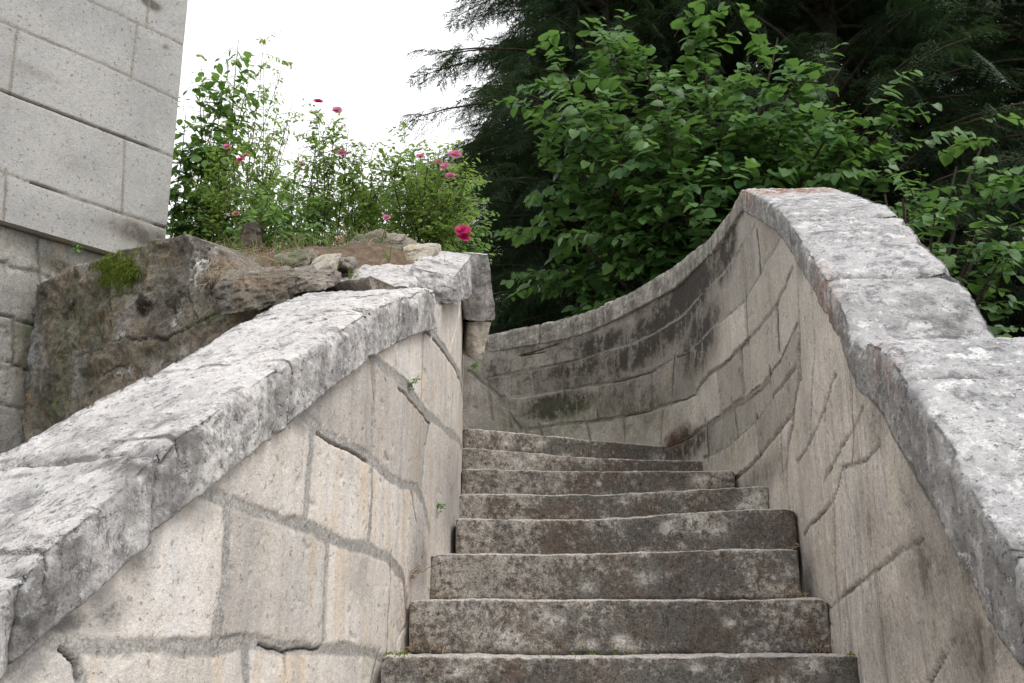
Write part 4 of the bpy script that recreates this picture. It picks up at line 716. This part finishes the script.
# conifers
def conifer_mesh(seed, Hh, R, n_br):
    r = np.random.default_rng(seed); mw = MB(); ml = MB()
    z = np.linspace(0, Hh, 14); trunk = np.stack([.12*np.sin(z*.7+seed), .1*np.cos(z*.5), z], 1); mw.tube(trunk, .2*(1-z/Hh*.9)+.01, 8)
    # template spray: a thin twig with uneven drooping side twiglets set with needles
    V = []; Tt = []
    for i in range(9):
        u = .03+i/9*.36+r.uniform(-.01, .01)
        for sg in (1, -1):
            L_ = (.13*(1-u/.5)+.04)*r.uniform(.6, 1.3); a = math.radians(r.uniform(35, 65)); dx, dy = math.cos(a), sg*math.sin(a); dr = r.uniform(.2, .8)
            for k in range(6):
                q = (k+.5)/6*L_; x, y, zz = u+dx*q, dy*q, -dr*q-.7*u*u-1.5*q*q
                for s2 in (1, -1):
                    ang = math.atan2(dy, dx)+s2*r.uniform(.5, .95); nl_ = r.uniform(.024, .038); nx_, ny_ = math.cos(ang)*nl_, math.sin(ang)*nl_; b = len(V)
                    V += [(x-dx*.006, y-dy*.006, zz), (x+dx*.007, y+dy*.007, zz), (x+nx_, y+ny_, zz+r.uniform(-.016, .006))]; Tt.append((b, b+1, b+2))
    V = np.array(V); Tt = np.array(Tt); Ps = []; Ds = []; Ns = []; Sz = []
    for i in range(n_br):
        h = r.uniform(.03, .98)**.9*Hh; a = r.uniform(0, 2*math.pi); Lb = R*(1-(h/Hh)**2.3)*r.uniform(.55, 1.2)+.25; t = np.linspace(0, 1, 8)[:, None]
        d = np.array([math.cos(a), math.sin(a), 0]); P = np.array([np.interp(h, z, trunk[:, 0]), np.interp(h, z, trunk[:, 1]), h])+d*t*Lb+np.array([0, 0, 1])*Lb*(.38*t-.42*t**2)
        mw.tube(P, .03*(1-t[:, 0])+.006, 5)
        m = int(6+Lb*9)
        for k in range(m):
            q = r.uniform(.12, 1)**.75; p = np.array([np.interp(q, t[:, 0], P[:, j]) for j in range(3)]); yaw = a+r.choice([-1, 1])*r.uniform(.1, 1.2)*(1.2-.8*q); p = p+r.normal(0, .07, 3); Ps.append(p); Ds.append((math.cos(yaw), math.sin(yaw), r.uniform(-1.1, .1))); Ns.append((r.normal(0, .35), r.normal(0, .35), 1)); Sz.append(r.uniform(.7, 1.35)*(1.2-.35*q))
    Ps, Ds, Ns, Sz = map(np.array, (Ps, Ds, Ns, Sz)); Ds /= np.linalg.norm(Ds, axis=1)[:, None]; Ns = Ns-Ds*(Ns*Ds).sum(1)[:, None]; Ns /= np.linalg.norm(Ns, axis=1)[:, None]; sd = np.cross(Ns, Ds)
    W = Ps[:, None]+Sz[:, None, None]*(V[None, :, :1]*Ds[:, None]+V[None, :, 1:2]*sd[:, None]+V[None, :, 2:]*Ns[:, None]); b = np.arange(len(Ps))*len(V)
    ml.add(W.reshape(-1, 3), None, (b[:, None, None]+Tt[None]).reshape(-1, 3), np.repeat(r.uniform(0, 1, len(Ps)), len(V)))
    return mw, ml
protos = []
for k, (sd_, Hh, R, nb) in enumerate([(101, 13, 2.5, 310), (102, 14, 2.9, 340)]):
    mw, ml = conifer_mesh(sd_, Hh, R, nb); root = thing('conifer_tree', '', 'tree', (0, 0, 0), 'dark conifers behind the steps')
    a = mw.build('trunk', M_BARK, root); b = ml.build('crown', M_CONI, root, smooth=False); protos.append(root)
CON = [(0, 1.45, 12.6, 0, 1.0, 'dark conifer whose drooping sprays stand against the sky at the left edge of the trees'), (1, 4.0, 12.2, 1.1, 1.0, 'big dark conifer standing directly behind the broad-leaved tree'), (0, 6.6, 11.6, 2.2, 1.05, 'dark conifer at the right edge of the photo behind the sapling'),
       (1, 2.6, 16, .5, 1.1, 'tall dark conifer in the second row behind the leftmost conifer'), (0, 6.4, 16.5, 4, 1.15, 'dark conifer in the second row seen through gaps right of the broad-leaved tree'), (1, .2, 19.5, 3, .7, 'smaller distant conifer rising behind the right rose bush'),
       (0, 9.4, 14.5, 5, 1.1, 'dark conifer farthest right behind the right coping'), (1, 4.6, 20, 2.4, 1.15, 'conifer deepest in the wood filling the gap between the others'), (1, 1.2, 14.6, 1.9, .95, 'dark conifer just behind the leftmost conifer above the far end of the curved wall'), (0, 2.6, 20.5, 3.3, 1.1, 'deep-set conifer closing the view above the far end of the curved wall'), (0, 8.4, 19.5, 1.3, 1.2, 'deep-set conifer behind the one at the right edge of the photo')]
used = set()
for k, x, y, rz, sc, lab in CON:
    if k not in used: rt_ = protos[k]; used.add(k)
    else:
        rt_ = protos[k].copy(); C.objects.link(rt_)
        for ch in protos[k].children: c2 = ch.copy(); C.objects.link(c2); c2.parent = rt_
    rt_.location = (x, y, float(hz_(np.array([x]), np.array([y]))[0])-.1); rt_.rotation_euler = (0, 0, rz); rt_.scale = (sc, sc, sc); rt_['label'] = lab
# ------------------------------------------------------------------ roses and shrubs on the terrace
def flower(mat, c, rad, r, root, label=None):
    mb = MB(); c = np.asarray(c, float)
    for ring, (n, tilt, s) in enumerate([(5, .35, 1.), (5, .75, .8), (4, 1.15, .55)]):
        for k in range(n):
            a = 2*math.pi*k/n+ring*.6+r.normal(0, .1); ou = np.array([math.cos(a), math.sin(a), 0]); sdv = np.array([-math.sin(a), math.cos(a), 0]); ti = tilt+r.normal(0, .12)
            up = np.array([.1, -.8, .6]); e1 = np.array([1., .1, 0]); e2 = np.cross(up, e1); ou = e1*math.cos(a)+e2*math.sin(a); sdv = -e1*math.sin(a)+e2*math.cos(a)
            dirv = ou*math.cos(ti)+up*math.sin(ti); L_ = rad*s*1.1; w_ = L_*1.35
            V = [c, c+dirv*L_*.5+sdv*w_*.45, c+dirv*L_*.5-sdv*w_*.45, c+dirv*L_*.98+sdv*w_*.4-up*.1*L_, c+dirv*L_*.98-sdv*w_*.4-up*.1*L_, c+dirv*L_*1.08-up*.12*L_]
            mb.add(V, [(2, 1, 3, 4)], [(0, 1, 2), (4, 3, 5)], r.uniform(0, 1))
    o = mb.build('rose_flower', mat, root)
    if label: o['label'] = label
    return o
def bush(name, label, cat, base, stems, mat, leafsize, n_leaf, seed, kind='oval', droop=.15, twig=.28, nlf=7, flowers=(), low=.25, stem_r=.006, jit=.1):
    """stems: list of 3D tips; small leafy twigs leave each stem"""
    r = np.random.default_rng(seed); root = thing(name, label, cat, tuple(base)); mw = MB(); ml = MB(); base = np.asarray(base, float)
    for e in stems:
        e = np.asarray(e, float); b = base+np.array([r.normal(0, .1)+(e[0]-base[0])*.35, r.normal(0, .08), -.05]); v = e-b; t = np.linspace(0, 1, 10)[:, None]
        P = b+v*np.concatenate([t**1.25, t**1.25, t**.9], 1)+np.cumsum(r.normal(0, .008, (10, 3)), 0)*t; mw.tube(P, stem_r*(1-.75*t[:, 0]), 5)
        for _ in range(n_leaf):
            q = r.uniform(low, 1)**.85; p = np.array([np.interp(q, t[:, 0], P[:, j]) for j in range(3)])+r.normal(0, .02, 3)
            d = v/np.linalg.norm(v)*.4+r.normal(0, .6, 3)+np.array([0, 0, .15]); spray(mw, ml, p, d, twig*r.uniform(.4, 1.2)*(1-.45*q), nlf, leafsize, kind, r, droop, tw=.0022)
    mw.build('stems', M_STEM, root); ml.build('foliage', mat, root)
    for (mt, c, rad, lb) in flowers: flower(mt, c, rad, r, root, lb)
    return root
def gp(x, Y, y=240): p = at(x, y, Y); return np.array([p[0], p[1], gh(p[0], p[1])])
S3 = lambda pts, Y, dy=.25, seed=0: [at(x, y, Y+np.random.default_rng(seed+i).uniform(-dy, dy)) for i, (x, y) in enumerate(pts)]
bush('rose_bush', 'tall pink rose bush in the middle of the terrace against the sky', 'rose bush', gp(335, 5.6), S3([(318, 108), (336, 112), (345, 130), (300, 150), (360, 150), (375, 165), (312, 140), (328, 130), (350, 170), (290, 180), (385, 180), (340, 160)], 5.6, .25, 1), M_ROSEL, .042, 26, 41, low=.35,
     flowers=[(M_RED, at(318, 102, 5.55), .026, 'dark pink rose at the very top left'), (M_PINK, at(337, 111, 5.55), .028, None), (M_PINK, at(342, 153, 5.4), .026, None), (M_FADE, at(335, 152, 5.45), .02, 'faded brownish rose'), (M_FADE, at(302, 165, 5.5), .018, 'faded brownish rose'), (M_FADE, at(340, 240, 5.2), .02, 'faded brownish rose')])
bush('rose_bush', 'bushy pink rose at the right end of the terrace with a cluster of blooms', 'rose bush', gp(420, 5.5), S3([(385, 150), (410, 140), (430, 150), (448, 145), (462, 165), (470, 185), (400, 165), (440, 175), (455, 205), (390, 190), (420, 185), (370, 200), (462, 225), (405, 215), (435, 215), (380, 215)], 5.5, .3, 30), M_ROSEL, .045, 30, 42, low=.15,
     flowers=[(M_PINK, at(420, 157, 5.35), .022, None), (M_PINK, at(455, 155, 5.35), .034, None), (M_PINK, at(446, 167, 5.3), .028, None), (M_PINK, at(450, 176, 5.3), .026, None), (M_FADE, at(438, 163, 5.35), .026, 'faded brownish rose'), (M_RED, at(463, 231, 5.2), .04, 'large crimson rose above the loose coping block'), (M_RED, at(464, 238, 5.2), .032, 'large crimson rose above the loose coping block'), (M_PINK, at(386, 218, 5.2), .022, None)])
bush('rose_bush', 'leggy pink rose bush close to the building with few small blooms', 'rose bush', gp(240, 6.0), S3([(215, 150), (240, 140), (260, 150), (275, 165), (225, 170), (285, 190), (200, 180), (250, 180), (270, 140), (235, 120)], 6.2, .15, 60), M_ROSEL, .044, 26, 43, low=.2,
     flowers=[(M_PINK, at(227, 147, 5.55), .022, None), (M_RED, at(240, 160, 5.55), .018, None), (M_FADE, at(246, 156, 5.6), .02, 'faded brownish rose'), (M_FADE, at(236, 214, 5.4), .02, 'faded brownish rose')])
bush('bramble', 'large-leaved bramble arching up beside the building corner', 'shrub', gp(185, 6.6), S3([(236, 45), (225, 70), (245, 80), (205, 85), (190, 110), (215, 105), (240, 110), (190, 150), (210, 130), (200, 180), (230, 95)], 6.75, .12, 80), M_BRAM, .105, 13, 44, twig=.4, nlf=6, low=.45, droop=.2, stem_r=.009)
bush('locust_sapling', 'feathery pale green locust sapling against the sky behind the bramble', 'shrub', gp(255, 6.4), S3([(270, 35), (285, 60), (262, 60), (290, 90), (278, 110), (250, 90), (200, 60), (295, 120), (230, 60)], 6.9, .2, 100), M_PALE, .04, 9, 45, twig=.42, nlf=16, low=.5, droop=.3)
bush('nettle_clump', 'low pale green nettle clump at the foot of the middle rose bush', 'shrub', gp(285, 5.4), S3([(262, 200), (275, 195), (290, 190), (300, 205), (310, 215), (250, 215), (270, 215), (320, 225), (285, 215), (240, 220)], 5.4, .2, 120), M_LOW, .05, 22, 46, twig=.2, nlf=6, low=.3)
bush('undergrowth_shrub', 'leafy green undergrowth filling the ground between the bramble and the roses', 'shrub', gp(205, 6.6), S3([(180, 190), (190, 170), (205, 190), (220, 185), (230, 200), (195, 205), (180, 215), (250, 190), (265, 180), (215, 210), (275, 175)], 6.6, .15, 140), M_LOW, .06, 36, 47, twig=.26, nlf=7, low=.25)
bush('undergrowth_shrub', 'leafy green undergrowth behind the right rose bush', 'shrub', gp(390, 6.1), S3([(340, 200), (360, 190), (380, 170), (395, 180), (410, 160), (425, 165), (440, 190), (455, 180), (350, 215), (370, 210), (320, 200)], 6.1, .25, 160), M_LOW, .05, 32, 48, twig=.28, nlf=7, low=.25)
bush('undergrowth_shrub', 'dark bushy undergrowth behind the middle rose bush', 'shrub', gp(300, 6.6), S3([(180, 200), (215, 195), (240, 175), (260, 195), (285, 180), (300, 200), (325, 190), (345, 175), (370, 195), (330, 215), (280, 215), (230, 215), (390, 205)], 6.6, .2, 180), M_LOW, .065, 36, 49, twig=.3, nlf=8, low=.15)
bush('undergrowth_shrub', 'dense green shrub closing the gap between the right rose bush and the conifers', 'shrub', gp(450, 6.4), S3([(400, 175), (420, 165), (440, 175), (460, 185), (470, 200), (478, 215), (450, 215), (425, 215)], 6.5, .15, 200), M_LOW, .05, 32, 50, twig=.3, nlf=8, low=.2)
# the dark stump in the litter
hexa('stump', stone8((238, 248, 5.1), (262, 248, 5.1), (260, 224, 5.15), (244, 227, 5.15), (240, 246, 5.4), (264, 244, 5.4), (260, 222, 5.35), (246, 225, 5.35)), M_BARK, None, n=20, rough=.02, seed=33, rnd=.3, org=tuple(at(250, 244, 5.2)))
tag(bpy.data.objects['stump'], 'short dark dead stump covered with straw at the foot of the roses', 'stump')
# ------------------------------------------------------------------ little weeds in the joints
def weed(name, label, c, n, size, seed, rad=.03, mat=M_BRAM):
    r = np.random.default_rng(seed); mw = MB(); ml = MB(); c = np.asarray(c, float); root = thing(name, label, 'weed', tuple(c))
    for _ in range(n):
        d = np.array([.35, -.35, .6])+r.normal(0, .5, 3); spray(mw, ml, c+r.normal(0, rad*.3, 3), d, rad*r.uniform(.8, 1.8), 6, size, 'oval', r, .2, tw=.0012)
    mw.build('stems', M_STEM, root); ml.build('leaves', mat, root)
def wp(plan, x, y, off=.015): q, z = plan.hit(x, y); p = plan.pt(q)+plan.nr(q)*off; return (p[0], p[1], z)
weed('wall_weed', 'small green fern in the mortar high on the left wall', wp(PL, 409, 386), 7, .02, 1)
weed('wall_weed', 'tiny green and brown tuft low on the left wall beside the steps', wp(PL, 437, 507), 9, .012, 2, .022)
weed('wall_weed', 'green tuft under the jutting stone at the end of the left wall', tuple(at(472, 366, 5.25)), 7, .022, 3, .035)
weed('wall_weed', 'green sprig growing on the ledge of the building plinth', tuple(at(76, 252, 5.55)), 6, .025, 4, .035, M_LOW)
weed('wall_weed', 'dried brown tuft at the left end of the third visible step', (-.36, 3.86, .2), 8, .02, 5, .06, M_STRAW)
weed('wall_weed', 'small dead sprig at the right end of the upper steps against the curved wall', tuple(atz(738, 470, .95)), 7, .03, 6, .06, M_STRAW)
mb = MB(); r_ = np.random.default_rng(77); P = []
for n_ in range(0, 8):
    pl = lines[n_]; z = Z0+HZ*(n_-1)+.012
    for _ in range(60):
        e = r_.choice([0, 1], p=[.45, .55]); q = abs(r_.normal(0, .07)); a, b = (pl[0], pl[1]) if e == 0 else (pl[-1], pl[-2]); d = (b-a)/np.linalg.norm(b-a); p = a+d*q; P.append((p[0], p[1]-r_.uniform(.005, .04), z+abs(r_.normal(0, .02))))
blades(mb, P, np.array([0, -.5, .5]), 900, .035, .0035, .7, 6, .3)
tag(mb.build('step_litter', M_STRAW), 'brown plant litter caught in the corners of the steps', 'litter', kind='stuff')
mb = MB(); P = [(x, 3.405+r_.normal(0, .006), -.05) for x in np.r_[r_.normal(.25, .12, 16), r_.normal(1.04, .012, 14), r_.normal(-.36, .02, 15)]]
blades(mb, P, np.array([0, -.4, .6]), 110, .018, .004, .6, 9, .4)
tag(mb.build('step_moss', M_MOSS), 'little moss tufts in the cracks of the lowest visible step', 'moss', kind='stuff')
# dry leaves lying on the left coping
for (x, y, lab) in [(307, 322, 'orange dry leaf lying on the left coping'), (321, 318, 'brown dry leaf on the left coping next to the orange one'), (346, 312, 'brown dry leaf near the joint of the left coping')]:
    q, z = PL.hit(x, y); 
    # walk outwards on the coping top until the ray meets it
    best = None
    for off in np.linspace(0, .4, 60):
        for qq in (np.linspace(q-.4, q+.6, 120)):
            p = PL.pt(qq)-PL.nr(qq)*off; zz = np.interp(qq, PL.s, zL); v = np.array([p[0], p[1], zz+.006]); zc = v@FW; px = 512+FPX*v[0]/zc; py = 341.5-FPX*(v@UP)/zc
            e = (px-x)**2+(py-y)**2
            if best is None or e < best[0]: best = (e, v)
    mb = MB(); r = np.random.default_rng(int(x)); put_leaves(mb, 'oval', [best[1]], [[1, .3, .1]], [[0, -.3, 1]], np.array([.034]), np.array([r.uniform()]))
    tag(mb.build('dry_leaf', M_LEAFDRY, org=tuple(best[1])), lab, 'leaf')
